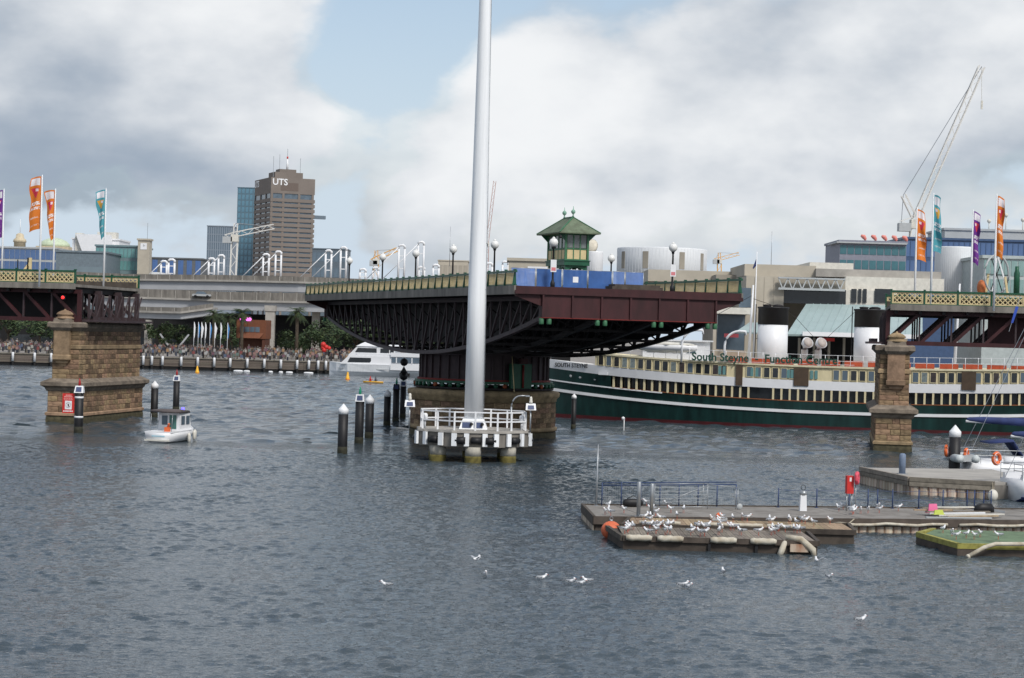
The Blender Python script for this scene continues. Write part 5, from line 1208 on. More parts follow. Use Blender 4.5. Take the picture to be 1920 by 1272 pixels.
def tree(x, D, s, k, label, zc=6.6):
    p = at(x, 640, D); t = thing('broad_tree', label, 'tree', (p.x, D, 2.2), k*1.7, 'trees behind the far quay')
    put('trunk', TRUNK, t, scale=(s,)*3); put('crown', CROWN[k%3], t, (0,0,zc*s-1.0), scale=(s*1.15,s*1.15,s))
tl = ['dark tree at the far left under the bridge span','dark tree second from the left under the bridge span','dark tree behind the left sandstone pier','dark tree left of the V-shaped viaduct support','dark tree behind the row of white banners','dark tree behind the orange kiosk','dark tree left of the tall palm by the viaduct column',
      'leafy tree just right of the tall palm','leafy tree above the red sculpture','leafy tree behind the white ferry bow','leafy tree seen through the truss above the ferry','dark tree seen through the middle of the swing truss','dark tree seen behind the white mast','dark tree at the right of the mast behind the drum','low tree right of the tall viaduct column']
for i, (x, D, s) in enumerate(((15,440,1.1),(75,436,1.0),(150,446,1.0),(300,452,.8),(335,462,.8),(436,464,.8),(548,450,.7),(590,432,.85),(625,440,1.0),(668,446,1.0),(715,448,1.0),(770,446,1.1),(835,450,1.1),(940,450,1.1),(560,428,.55))):
    tree(x, D, s, i, tl[i])
def palm_crown(seed):
    rnd = random.Random(seed); b = MB()
    for i in range(46):
        a = rnd.uniform(0,6.28); e = rnd.uniform(-.5,1.25); L = rnd.uniform(2.3,3.1)
        prev = None; pts = []
        for k in range(7):
            u = k/6; el = e - u*u*1.5; r_ = L*u
            pts.append(Vector((math.cos(a)*r_*math.cos(e*.6), math.sin(a)*r_*math.cos(e*.6), math.sin(e)*L*u - .9*L*u*u*.75)))
        sd = Vector((-math.sin(a), math.cos(a), 0))
        for k in range(1,7):
            for s in (-1,1):
                for j in (0,.33,.66):
                    p0 = pts[k-1].lerp(pts[k], j); w = .55*math.sin(math.pi*min(1,(k-1+j)/6*.9+.12))
                    dr = (pts[k]-pts[k-1]).normalized(); b.mi = (i+k) % 3
                    b.add([p0, p0+dr*.10, p0+dr*.35+sd*s*w+Vector((0,0,-.25*w))], [(0,1,2)])
    return b.mesh('crown', LEAF)
PALM = [palm_crown(s) for s in (4,5)]
PT = MB().tube([(0,0,-.3),(.05,0,4),(0,0,8.2)], [.42,.34,.38], 10).lathe([(.4,7.6),(.62,8.1),(.5,8.6),(.2,8.8)], 10).mesh('trunk', BARK)
DATE = MB()
for i in range(26): DATE.ball((random.Random(i).uniform(-.7,.7), random.Random(i+50).uniform(-.7,.3)-.3, random.Random(i+90).uniform(-.6,.2)), .16, 6, 4)
DATE = DATE.mesh('date_cluster', mat('orange_dates', (.35,.15,.03), .8))
for x, y, D, l in ((402,590,425,'palm tree left of a pair below the viaduct'),(455,588,428,'palm tree with orange date clusters beside the pink spotlights'),(430,595,434,'palm tree between and behind two other palms'),(558,585,418,'tall palm tree right of the viaduct column')):
    p = at(x,y,D); t = thing('palm_tree', l, 'palm tree', (p.x,D,p.z-8.6), x, 'palm trees behind the quay'); put('trunk', PT, t); put('crown', PALM[x%2], t, (0,0,8.6), scale=(1.12,)*3)
    if x in (455,): put('date_cluster', DATE, t, (0,0,8.0))

# ------------------------------------------------------------------ viaducts
GIRD = mat('pale_steel_girder', (.38,.39,.41), .6, var=.12, vscale=.2)
def viaduct(name, label, pts, h_gird, h_par, width=9.0):
    """pts: photo pixels of the top edge with depths"""
    t = thing(name, label, 'viaduct', (0,0,0), 0)
    P = [at(x,y,D) for x, y, D in pts]; bk = Vector((0,width,0))
    for nm, z0, z1, o, m in (('parapet', -h_par, 0, 0.0, M['conc_d']), ('deck_edge', -h_par-.45, -h_par-.003, -.35, M['conc']), ('girder', -h_par-h_gird, -h_par-.453, .35, GIRD)):
        b = MB()
        b.loft([[(p.x,p.y+o,p.z+z0),(p.x,p.y+o,p.z+z1),(p.x,p.y+(width-o if nm != 'parapet' else .4),p.z+z1),(p.x,p.y+(width-o if nm != 'parapet' else .4),p.z+z0)] for p in P], smooth=False); b.build(nm, m, t)
    for a, c in zip(P[:-1], P[1:]):
        n = max(1, int((c-a).length/3.0))
        for i in range(n):
            q = a.lerp(c, (i+.5)/n); b = MB(); b.box(q.x-.08,q.x+.08,q.y-.06,q.y+.0,q.z-h_par,q.z-.1); b.build('parapet_joint', M['conc'], t)
    return t
viaduct('upper_viaduct', 'upper concrete viaduct crossing behind the quay', [(-40,502,520),(240,514,510),(420,516,505),(560,519,500),(700,524,500)], 2.6, 1.2)
viaduct('middle_viaduct', 'middle viaduct with rough concrete parapet and pale steel girder', [(-40,528,490),(240,541,480),(420,547,475),(620,551,470),(760,556,470)], 2.4, 1.9)
viaduct('lower_ramp', 'lower curving ramp below the viaduct at the left', [(230,574,462),(290,576,458),(340,577,455),(400,569,455)], 1.7, .9, 7.0)
def column(x, ytop, D, w, label, head=True):
    p = at(x, ytop, D); t = thing('viaduct_column', label, 'column', (p.x,D+2,2.2), 0, 'viaduct columns')
    h = p.z-2.2; b = MB(); b.box(-w/2,w/2,-w/2,w/2,-.5,h-1.6); b.build('shaft', M['conc'], t)
    b = MB(); b.loft([[(-w*.5,-w*.5,h-1.6),(w*.5,-w*.5,h-1.6),(w*.5,w*.5,h-1.6),(-w*.5,w*.5,h-1.6)],[(-w*.62,-w*.6,h-1.3),(w*.62,-w*.6,h-1.3),(w*.62,w*.6,h-1.3),(-w*.62,w*.6,h-1.3)],[(-w*.62,-w*.6,h),(w*.62,-w*.6,h),(w*.62,w*.6,h),(-w*.62,w*.6,h)]], smooth=False); b.build('head', M['conc'], t)
column(506, 573, 470, 2.1, 'tall square concrete viaduct column beside the orange kiosk'); column(276, 600, 458, 1.5, 'short viaduct column right of the left sandstone pier'); column(592, 573, 474, 1.8, 'viaduct column hidden behind the far end of the swing span'); column(150, 573, 482, 2.0, 'viaduct column behind the left sandstone pier'); column(40, 572, 486, 2.0, 'viaduct column seen below the left bridge span')
vs_ = thing('v_support', 'V-shaped steel support under the lower ramp', 'support', (at(327,640,450).x,450,2.2), 0)
for s in (-1,1): b = MB(); b.bar((0,0,.2),(s*3.2,0,4.4), .35, .35); b.build('strut', GIRD, vs_)
dk = thing('dark_building', 'dark recess of low buildings behind the trees below the viaduct', 'building', (0,480,2.2), 0)  # near-black backdrop; shade below the viaduct is put into its colour
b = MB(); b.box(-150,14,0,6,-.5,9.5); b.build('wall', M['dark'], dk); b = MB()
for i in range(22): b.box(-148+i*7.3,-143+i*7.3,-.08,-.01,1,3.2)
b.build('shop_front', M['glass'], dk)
# white car on the viaduct
cr_ = thing('parked_car', 'silver car driving on the middle viaduct', 'car', at(377,549,474) + Vector((0,1.6,-1.15)), R(2))
b = MB(); b.loft([[(x_,-.85,.35),(x_,-.88,h1),(x_,.88,h1),(x_,.85,.35)] for x_, h1 in ((-2.2,.7),(-2.0,.85),(2.0,.8),(2.2,.6))], smooth=False); b.build('body', M['grey'], cr_); b = MB(); b.loft([[(-1.5,-.8,.85),(1.2,-.8,.85),(1.2,.8,.85),(-1.5,.8,.85)],[(-1.0,-.68,1.42),(.5,-.68,1.42),(.5,.68,1.42),(-1.0,.68,1.42)]], smooth=False); b.build('cabin', M['glass_g'], cr_)
for x_ in (-1.4,1.4):
    for y_ in (-.82,.82): b = MB(); b.lathe([(.32,-.1),(.32,.1)], 14); b.build('wheel', M['black'], cr_, loc=(x_,y_,.32), rot=(R(90),0,0))
# orange kiosk with pink spotlights
kp = at(468,670,432); kk = thing('orange_kiosk', 'orange-brown two-storey kiosk between the palms and the viaduct column', 'kiosk', (kp.x,432,2.2), R(-6))
OR = mat('terracotta_panel', (.17,.06,.028), .7, var=.2)  # terracotta darkened to stand for the shade beneath the viaduct
b = MB(); b.box(-3.0,3.4,0,5,4.0,8.0); b.build('upper_storey', OR, kk); b = MB(); b.box(2.6,3.3,.2,4.5,-.3,3.99); b.box(-2.8,2.59,2.0,4.5,-.3,3.99); b.build('lower_storey', mat('terracotta_dark', (.09,.035,.022), .8), kk)
for i in range(4): b = MB(); b.box(-2.2+i*1.1,-1.25+i*1.1,-.05,.0,5.4,6.5); b.build('window', M['glass_g'], kk)
b = MB(); b.slab([(-2.6,-.6,4.1),(2.2,-.6,4.1),(3.0,-.02,5.2),(-3.0,-.02,5.2)], (0,.02,.02)); b.build('awning', OR, kk)
sl = thing('spotlight_bar', 'bar of three pink spotlights above the kiosk', 'spotlights', at(460,599,430), 0)
b = MB(); b.box(-1.2,1.3,0,.3,-.55,.55); b.build('frame', mat('spot_frame', (.2,.16,.18), .7), sl)
for x_ in (-.75,.5,.95): b = MB(); b.lathe([(.34,0),(.34,.05),(.2,.08)], 14); b.build('lens', mat('pink_lens', (.9,.2,.7), .3, emit=((1.0,.12,.75),3.0)), sl, loc=(x_,-.02,0), rot=(R(90),0,0))
# banners on the quay
for i, (x, c) in enumerate(((363,'w'),(371,'b'),(377,'w'),(384,'w'),(393,'b'),(402,'w'),(413,'w'),(426,'b'))):
    t = thing('quay_banner', f'{"white" if c=="w" else "blue"} feather banner on the far quay, {od[i]} from the left', 'banner', Vector((at(x,660,415).x,415,2.4)), 0, 'feather banners on the far quay')
    b = MB(); b.tube([(0,0,0),(0,0,7.0)], .05, 6); b.build('pole', M['white'], t)
    b = MB(); b.slab([(.05,0,3.9),(.16,0,3.7),(.30+.10*(i%3),0,5.8),(.22,0,6.4),(.05,0,6.9)], (0,.03,0)); b.build('cloth', M['white'] if c == 'w' else mat('banner_blue', (.05,.22,.50), .7), t)
rs_ = thing('red_sculpture', 'red balloon-like sculpture above the crowd near the ferry', 'sculpture', at(610,654,410), 0)
for i, (x_, z_, r_) in enumerate(((-.4,.8,.55),(.2,.3,.5),(-.2,-.3,.5),(.8,.1,.4),(-.5,.2,.4))): b = MB(); b.ball((x_,0,z_), r_, 10, 7); b.build('balloon', M['red'], rs_)
b = MB(); b.tube([(0,0,0),(0,0,-3.5)], .05, 6); b.build('string', M['dark'], rs_)

# ------------------------------------------------------------------ ferry
fr = thing('white_ferry', 'white catamaran ferry moored behind the round bridge pier', 'ferry', Vector((*at(618,702,392).xy,0)), R(-5)); fr.scale = (1,1,.80)
b = MB(); b.loft([[(x_,-w_,2.6+u_),(x_,-w_*.9,.9),(x_,-w_*.7,-.3),(x_,w_*.7,-.3),(x_,w_*.9,.9),(x_,w_,2.6+u_)] for x_, w_, u_ in ((.0,.3,.5),(1.6,2.0,.35),(4,3.4,.2),(9,3.8,0),(24,3.8,0))], smooth=False); b.build('hull', M['white_m'], fr)
b = MB(); b.slab([(2.6,-3.3,2.7),(24,-3.5,2.6),(24,-3.5,4.7),(4.2,-3.3,4.7)], (0,6.8,0)); b.build('lower_cabin', M['white'], fr)
b = MB(); b.slab([(4.0,-3.2,4.705),(24,-3.4,4.705),(24,-3.4,5.3),(4.5,-3.2,5.3)], (0,6.6,0)); b.slab([(4.5,-3.1,5.303),(13.2,-3.1,5.303),(13.0,-3.1,7.0),(5.8,-3.1,7.0)], (0,6.2,0)); b.build('upper_cabin', M['white'], fr)
b = MB(); b.slab([(5.6,-3.25,7.003),(14.2,-3.25,7.003),(12.4,-3.0,7.6),(7.4,-2.8,8.1),(6.6,-2.8,7.7)], (0,6.4,0)); b.build('roof', M['white'], fr)
for z0, z1, a, c, y_ in ((3.1,4.25,4.0,8.6,-3.35),(5.55,6.6,5.4,9.6,-3.16),(5.55,6.6,10.3,12.0,-3.16),(5.55,6.6,12.2,12.9,-3.16)):
    b = MB(); b.slab([(a,y_,z0),(c+.0,y_,z0),(c-.05,y_,z1),(a+(.5 if a < 6 else 0),y_,z1)], (0,.05,0)); b.build('window', M['glass'], fr)
b = MB(); b.slab([(12.4,-3.9,1.5),(24,-3.9,1.5),(24,-3.9,3.0),(12.4,-3.9,3.0)], (0,.1,0)); b.slab([(12.4,-3.7,4.7),(24,-3.7,4.7),(24,-3.7,5.7),(12.4,-3.7,5.7)], (0,.1,0)); b.build('stern_bulwark', M['white'], fr)
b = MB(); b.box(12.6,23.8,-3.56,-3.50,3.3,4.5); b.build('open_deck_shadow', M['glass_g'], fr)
for x_ in (13.5,15,16.5,18.5,20.5,22.5): b = MB(); b.box(x_-.1,x_+.1,-3.6,-3.57,3.2,4.6); b.build('post', M['white'], fr)
b = MB(); q_ = 5.6; rq = random.Random(8)
while q_ < 9.2: l_ = rq.uniform(.15,.4); b.box(q_,q_+l_,-3.215,-3.205,4.85,5.12); q_ += l_+.12
b.build('name_print', mat('pale_violet_print', (.42,.44,.60), .7), fr)
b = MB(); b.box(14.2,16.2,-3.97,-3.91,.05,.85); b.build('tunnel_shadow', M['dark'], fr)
for x_ in (13,14.2,15.4,16.6,17.8,19): b = MB(); b.tube([(x_,-3.65,5.7),(x_,-3.65,6.9)], .05, 5); b.build('rail_post', M['white'], fr)
b = MB(); b.tube([(13,-3.65,6.9),(24,-3.65,6.9)], .05, 5); b.build('upper_rail', M['white'], fr)
b = MB(); b.slab([(2.0,-2.6,1.55),(12.3,-3.9,1.45),(12.3,-3.9,1.6),(2.0,-2.6,1.7)], (0,.1,0)); b.build('hull_line', M['grey'], fr)
b = MB(); b.tube([(0.6,-1.6,3.2),(3.6,-3.2,3.6)], .04, 5); b.tube([(3.6,-3.2,3.6),(3.6,-3.2,2.7)], .03, 5); b.build('bow_rail', M['steel'], fr)

# ------------------------------------------------------------------ exhibition hall pylons
def pylon_mesh(h, w):
    b = MB()
    for x_ in (-w/2, w/2): b.tube([(x_,0,0),(x_,0,h-.8)], .36*w/2, 8)
    b.tube([(-w/2,0,h-.9),(-w/2,0,h-.3),(-w/4,0,h),(w/4,0,h),(w/2,0,h-.3),(w/2,0,h-.9)], .42*w/2, 8)
    return b
for i, (x, yt, D, cab) in enumerate(((306.7,490,560,1),(321,487,575,0),(396,485,555,1),(414,479,570,1),(498,477,550,1),(521,472,565,1),(615,470,545,1),(643,464,560,1),(680,505,600,0),(704,502,610,0),(752,460,540,1),(788,454,555,1),(790,501,600,0),(817,497,600,0),(917,494,600,0),(947,491,610,0))):
    top, bot = at(x,yt,D), at(x,527,D); h = top.z-bot.z; w = 1.55 if cab else 1.7
    t = thing('white_pylon', f'white twin-post roof pylon above the viaduct, {(od+["eighteenth"])[i]} from the left', 'pylon', (bot.x,D,bot.z), 0, 'white pylons of the hall roof')
    pylon_mesh(h, w).build('portal', M['white'], t)
    for k in (.35,.7): b = MB(); b.box(-w/2,w/2,-.1,.1,h*k-.12,h*k+.12); b.build('crossbar', M['white'], t)
    if cab: b = MB(); b.tube([(-w*.4,0,h-.4),(-h*.95,0,.4)], .13, 6); b.build('stay', M['white'], t)
hb = thing('hall_roof', 'low white hall roof edge behind the viaduct parapet', 'building', (0,0,0), 0)
p, q = at(235,509,600), at(300,506,600); b = MB(); b.box(p.x,q.x,600,620,p.z-6,p.z); b.build('roof_slab', M['white'], hb); b = MB(); b.box(p.x+1,q.x-1,599.5,599.9,p.z-3,p.z-1); b.build('fascia', M['grey'], hb)

# ------------------------------------------------------------------ buildings
def building(name, label, x0, x1, yt, D, wall, dep=20, rz=0.0, nf=0, nb=0, glass=None, zb=2.0, inset=.12, cat='building', fh=.62, bw=.8):
    """block facing the camera between photo columns x0..x1, roof at photo row yt, with nf x nb window openings"""
    xm = (x0+x1)/2; p0, p1 = at(x0,yt,D), at(x1,yt,D); W = p1.x-p0.x; top = at(xm,yt,D).z
    t = thing(name, label, cat, ((p0.x+p1.x)/2, D, zb), rz); Hh = top-zb
    b = MB(); b.box(-W/2,W/2,0,dep,-1,Hh); b.build('wall', wall, t)
    b = MB(); b.box(-W/2-.3,W/2+.3,-.3,dep+.3,Hh+.003,Hh+.5); b.build('parapet', wall, t)
    if nf:
        me = MB().box(-.5,.5,-.5,.5,-.5,.5).mesh('window', glass)
        ch = Hh/nf; cw_ = W/nb
        for i in range(nf):
            if at(xm, 545, D).z - zb > (i+1)*ch: continue           # storeys that nothing in the photo shows
            for j in range(nb): put('window', me, t, (-W/2+(j+.5)*cw_, -.02, (i+.5)*ch), (0,0,0), (cw_*bw, .12, ch*fh))
    return t, W, Hh
building('blue_glass_building', 'low blue glass building at the far left', -30, 106, 466, 600, M['grey'], nf=8, nb=14, glass=M['glass_b'], fh=.8, bw=.93)
building('grey_clad_building', 'plain grey-blue clad building left of the teal glass one', 105, 200, 474, 560, mat('slate_cladding', (.15,.19,.22), .5, var=.2), nf=1, nb=1, glass=mat('slate_panel', (.17,.22,.25), .4), fh=.7, bw=.85)
building('teal_glass_building', 'teal glass building beside the beige clock tower', 180, 262, 463, 580, mat('teal_frame', (.16,.23,.25), .5), nf=8, nb=11, glass=M['glass_t'], fh=.72, bw=.86)
t, W, Hh = building('white_roofed_hall', 'stepped white roof structure above the grey-blue building', 136, 224, 450, 640, M['white'], dep=18)
b = MB(); b.slab([(-3,-2,Hh-6),(W/2-1,-2,Hh-6),(W/2-2.5,-2,Hh+1.6),(-6,-2,Hh+1.6)], (0,1.9,0)); b.build('slanted_face', M['white'], t); b = MB(); b.box(-W/2+1,-W/2+3,-.6,4,Hh-8,Hh+2); b.box(0,6,2,6,Hh+.5,Hh+2.6); b.build('plant_box', M['offwhite'], t)
t, W, Hh = building('clock_tower', 'slim beige tower with white clock face', 259, 281, 451, 575, M['beige'], dep=4)
b = MB(); b.box(-.9,.9,-.12,-.02,Hh-2.6,Hh-.8); cf = b.build('clock_face', M['white'], t); b = MB(); b.bar((0,-.14,Hh-1.7),(.35,-.14,Hh-1.4), .05, .08); b.bar((0,-.14,Hh-1.7),(-.05,-.14,Hh-1.1), .05, .06); b.build('clock_hand', M['black'], cf)
b = MB(); b.tube([(.8,1,Hh),(.8,1,Hh+5)], .06, 5); b.build('antenna', M['steel'], t)
dm = thing('domed_hall', 'cream building with pale green dome behind the blue glass', 'building', (at(95,470,680).x,680,2), 0); z_ = at(95,462,680).z-2
b = MB(); b.box(-5,6,0,12,-1,z_); b.build('wall', mat('cream_stone', (.55,.47,.33), .8), dm); b = MB(); b.lathe([(5.2,z_),(5.0,z_+1),(4,z_+2),(2.2,z_+2.8),(.3,z_+3.1)], 24, (0,6,0)); b.build('dome', mat('pale_copper', (.50,.58,.42), .6), dm)
tr_ = thing('stone_turret', 'small stone turret with white flagpole behind the blue glass', 'turret', (at(37,470,660).x,660,2), 0); z_ = at(37,455,660).z-2
b = MB(); b.lathe([(1.9,-1),(1.9,z_),(2.2,z_+.2),(2.0,z_+1.0),(1.4,z_+1.4),(1.2,z_+2.6),(.6,z_+3.0)], 14); b.build('drum', mat('cream_stone', (.55,.47,.33)), tr_); b = MB(); b.tube([(0,0,z_+3),(0,0,z_+7.5)], .1, 6); b.build('flagpole', M['white'], tr_)
cs = thing('cream_prop', 'cream post with diagonal brace and dark post behind the left parapet', 'post', (at(57,505,186).x,186,12.03), 0)
b = MB(); b.box(-.12,.12,-.12,.12,0,2.5); b.build('post', M['cream'], cs); b = MB(); b.bar((0,0,2.1),(-1.1,0,.6), .2, .2); b.build('brace', M['cream'], cs); b = MB(); b.box(-1.2,-1.12,-.05,.05,0,2.3); b.box(-.28,-.16,-.1,.1,0,2.5); b.build('dark_post', M['black'], cs)
building('scaffolded_building', 'low building wrapped in blue scaffold netting behind the viaduct', 283, 380, 486, 720, mat('site_grey', (.12,.13,.14), .8), nf=5, nb=6, glass=mat('blue_netting', (.07,.14,.32), .8), fh=.85, bw=.6)
building('finned_tower', 'grey finned tower left of the white crane', 389, 438, 425, 1250, mat('blue_grey_fin', (.22,.26,.31), .5), nf=14, nb=12, glass=M['glass_g'], fh=.9, bw=.55)
building('blue_glass_tower', 'narrow blue glass tower left of the tall brown tower', 446, 490, 353, 1480, mat('blue_frame', (.10,.17,.22), .4), nf=24, nb=6, glass=mat('sky_glass', (.10,.22,.30), .12, spec=.6), fh=.8, bw=.7)
# brown tower
UR = R(25); uc = at(509,332,1400); ut = thing('brown_tower', 'tall brown office tower with white letters near its top', 'tower', (uc.x,1400,2), -UR+0)
UW, UD, UH = 31.5, 44.0, uc.z-2
BR_ = mat('brown_concrete', (.19,.163,.145), .85, var=.12, vscale=.08)
ut.rotation_euler = (0,0,R(22))
b = MB(); b.box(0.5,UW-.5,.5,UD-.5,-1,UH-.5); b.build('core', M['glass_g'], ut)
b = MB(); b.box(0,UW,0,UD,UH-11,UH); b.build('crown_block', BR_, ut)
nfl = 28; fhh = (UH-14.5)/nfl
for i in range(nfl):
    z0 = i*fhh; 
    if z0 + fhh < at(530,540,1400).z - 2: continue
    b = MB(); b.box(-.2,UW+.2,-.2,UD+.2,z0+fhh*.34,z0+fhh); b.build('spandrel', BR_, ut)
for x_ in (.0,UW*.26,UW*.62,UW*.93): b = MB(); b.box(x_,x_+1.6,-.02,1.5,-1,UH-11.003); b.build('pier', BR_, ut)
for y_ in (UD*.3,UD*.62,UD-1.6): b = MB(); b.box(-.02,1.5,y_,y_+1.6,-1,UH-11.003); b.build('pier', BR_, ut)
b = MB(); b.box(UW*.22,UW*.62,-.08,-.01,UH-9,UH-3.5); b.build('louvre_panel', mat('brown_louvre', (.14,.11,.095), .8), ut)
text('lettering', 'UTS', 6.2, M['white'], ut, (.9,-.15,UH-5.2), (R(90),0,0), .05, bold=.12)
text('lettering', 'UTS', 6.2, M['white'], ut, (-.15,UD*.97,UH-5.2), (R(90),0,R(-90)), .05, bold=.12)
b = MB(); b.box(4,24,5,22,UH+.003,UH+4.2); b.box(8,20,8,18,UH+4.2,UH+6.5); b.build('plant_room', BR_, ut)
b = MB(); b.tube([(14,10,UH+6),(14,10,UH+14)], [.9,.5], 8); b.build('mast_base', M['white'], ut); b = MB(); b.lathe([(.6,UH+14),(.6,UH+15.5)], 8, (14,10,0)); b.build('beacon', M['red'], ut)
for x_, y_, h_ in ((3,6,15),(9,12,17),(24,12,15),(14,10,21)): b = MB(); b.tube([(x_,y_,UH),(x_,y_,UH+h_)], .16, 5); b.build('aerial', M['steel'], ut)
pz = at(598,405,1400); b = MB(); b.box(UW,UW+9,2,5,pz.z-3.4,pz.z-1); b.build('gantry', mat('gantry_blue', (.13,.17,.21), .6), ut)
building('stepped_glass_block', 'dark glass block with stepped edge right of the brown tower', 586, 652, 468, 1050, mat('slate_frame', (.10,.13,.16), .5), nf=6, nb=8, glass=M['glass_g'], fh=.6, bw=.9)
building('distant_beige_block', 'distant beige block between two lamp posts', 822, 878, 490, 950, M['beige'], nf=4, nb=6, glass=M['beige_d'])
# cranes
def crane(name, label, D, base, slew, tip, back, colr, jw, cable=None, peak=None, hook=None):
    t = thing(name, label, 'crane', (at(*base,D).x, D, at(*base,D).z), 0); o = Vector(t.location)
    def lat(p, q, w, nm):
        p, q = Vector(p)-o, Vector(q)-o; d = (q-p).normalized(); s = d.cross(Vector((0,1,0))).normalized()*w/2; f_ = Vector((0,w/2,0)); b = MB(); n = max(2, int((q-p).length/(w*1.3)))
        for a in (s+f_, s-f_, -s+f_, -s-f_): b.bar(p+a, q+a, w*.16, w*.16)
        for i in range(n):
            c0, c1 = p.lerp(q,i/n), p.lerp(q,(i+1)/n); k = 1 if i % 2 else -1
            b.bar(c0+s*k-f_, c1-s*k-f_, w*.09, w*.09); b.bar(c0+s-f_*k, c1+s+f_*k, w*.09, w*.09)
        return b.build(nm, colr, t)
    S = at(*slew,D); lat(at(*base,D), S, jw*1.3, 'tower'); lat(S, at(*tip,D), jw, 'jib')
    if back: lat(S, at(*back,D), jw, 'counter_jib'); c = at(*back,D)-o; b = MB(); b.box(c.x-jw*.5,c.x+jw*1.6,c.y-jw,c.y+jw,c.z-jw*1.3,c.z+.2); b.build('counterweight', M['grey'], t)
    b = MB(); c = S-o; b.box(c.x-jw*.8,c.x+jw*.8,c.y-jw,c.y+jw,c.z-jw*1.6,c.z-.1); b.build('cab', M['offwhite'], t)
    if peak:
        lat(S, at(*peak,D), jw*.8, 'peak_frame'); b = MB(); b.tube([at(*peak,D)-o, at(*tip,D)-o], jw*.06, 5); b.build('pendant', M['steel'], t)
        if back: b = MB(); b.tube([at(*peak,D)-o, at(*back,D)-o], jw*.06, 5); b.build('back_stay', M['steel'], t)
    if hook: b = MB(); p = at(*hook,D)-o; b.tube([at(*tip,D)-o, p], jw*.04, 4); b.bar(p, p+Vector((0,0,2.5)), jw*.3, jw*.3); b.build('hook_line', M['offwhite'], t)
WC = mat('crane_white', (.66,.65,.62), .6, var=.12)
crane('white_tower_crane', 'white tower crane with raised jib in front of the brown tower', 900, (437,520), (441,440), (514,425), (423,445), WC, 2.0, peak=(443,419))
crane('luffing_crane', 'tall white luffing crane reaching up at the right', 600, (1712,470), (1716,412), (1841,125), (1690,420), WC, 1.7, peak=(1694,366), hook=(1841,205))
crane('yellow_crane', 'yellow tower crane behind the white pylons', 760, (705,520), (706,485), (745,468), (697,490), mat('crane_yellow', (.70,.36,.04), .6), 1.4, peak=(706,470))
crane('small_yellow_crane', 'small distant yellow and red crane right of the round grey building', 900, (1349,520), (1349,486), (1386,476), (1340,488), mat('crane_yellow', (.70,.36,.04)), 1.3, peak=(1349,474))
crane('distant_crane', 'thin distant crane jib beside the white mast', 1300, (912,520), (914,455), (928,340), (908,458), mat('crane_red', (.35,.16,.12), .7), 1.6)
for x, y0, y1, D, l in ((843,425,500,900,'thin aerial mast behind the second nearest lamp post'),(1446,434,500,310,'tall thin flagpole on the beige centre roof')):
    t = thing('thin_mast', l, 'mast', at(x,y1,D), 0); hh = at(x,y0,D).z-at(x,y1,D).z; b = MB(); b.tube([(0,0,0),(0,0,hh)], [.05*D/310,.03*D/310], 6); b.build('pole', M['steel'], t); b = MB(); b.box(-.2,.2,-.2,.2,-.3,.0); b.build('foot', M['conc'], t)

# ------------------------------------------------------------------ right-hand shore
RIB = mat('ribbed_grey_cladding', (.66,.68,.70), .5, var=.05)
def drum(name, label, x0, x1, yt, yb, D, m, slots=0, ribs=0):
    p0, p1 = at(x0,yt,D), at(x1,yt,D); r = (p1.x-p0.x)/2; z0 = at((x0+x1)/2,yb,D).z; z1 = at((x0+x1)/2,yt,D).z
    t = thing(name, label, 'building', ((p0.x+p1.x)/2, D+r, z0), 0)
    b = MB(); b.lathe([(r,-3),(r,z1-z0),(r*.99,z1-z0+.15),(r*.97,z1-z0+.15)], 64, smooth=True); b.build('drum', m, t)
    for k in range(slots):
        a = R(-90 + (-62,-25,22,58)[k]); b = MB(); b.box(r-.05,r+.06,-.55,.55,(z1-z0)*.22,(z1-z0)*.86); b.build('louvre', M['beige_d'], t, rot=(0,0,a))
    for k in range(ribs):
        a = math.pi + math.pi*k/(ribs-1); b = MB(); b.box(r-.02,r+.014,-.04,.04,-1,z1-z0-.05); b.build('panel_seam', m, t, rot=(0,0,a))
drum('round_grey_building', 'large round grey building behind the swing span railing', 1162, 1334, 465, 515, 385, RIB, 4, 40)
drum('white_tank', 'white cylindrical tank right of the control cabin', 1098, 1132, 473, 512, 380, M['white'], 0, 12)
drum('silver_cylinder', 'tall silver cylinder building behind the right flagpoles', 1762, 1838, 464, 550, 335, RIB, 0, 30)
t, W, Hh = building('site_cabin', 'pale flat-roofed block with blue lettered panel left of the control cabin', 954, 1030, 490, 345, M['beige'], dep=10, zb=8)
b = MB(); b.box(-.2,3.2,-.1,-.02,Hh-2.0,Hh-.9); sp_ = b.build('sign_panel', M['white'], t); b = MB()
for i in range(7): b.box(.2+i*.38,.45+i*.38,-.13,-.11,Hh-1.65,Hh-1.35)
b.build('blue_print', mat('sign_blue', (.08,.25,.55), .7), sp_)
ds = thing('satellite_dish', 'cream dish on the white tank roof beside the cabin', 'dish', at(1107,472,388), 0); b = MB(); b.lathe([(1.6,0),(1.4,.3),(.6,.7),(.1,.8)], 18); b.build('dish', mat('cream_dish', (.6,.55,.45), .6), ds, rot=(R(70),0,R(-30)), loc=(0,0,.9)); b = MB(); b.tube([(0,0,-1.5),(0,.3,.9)], .12, 6); b.build('stand', M['steel'], ds)
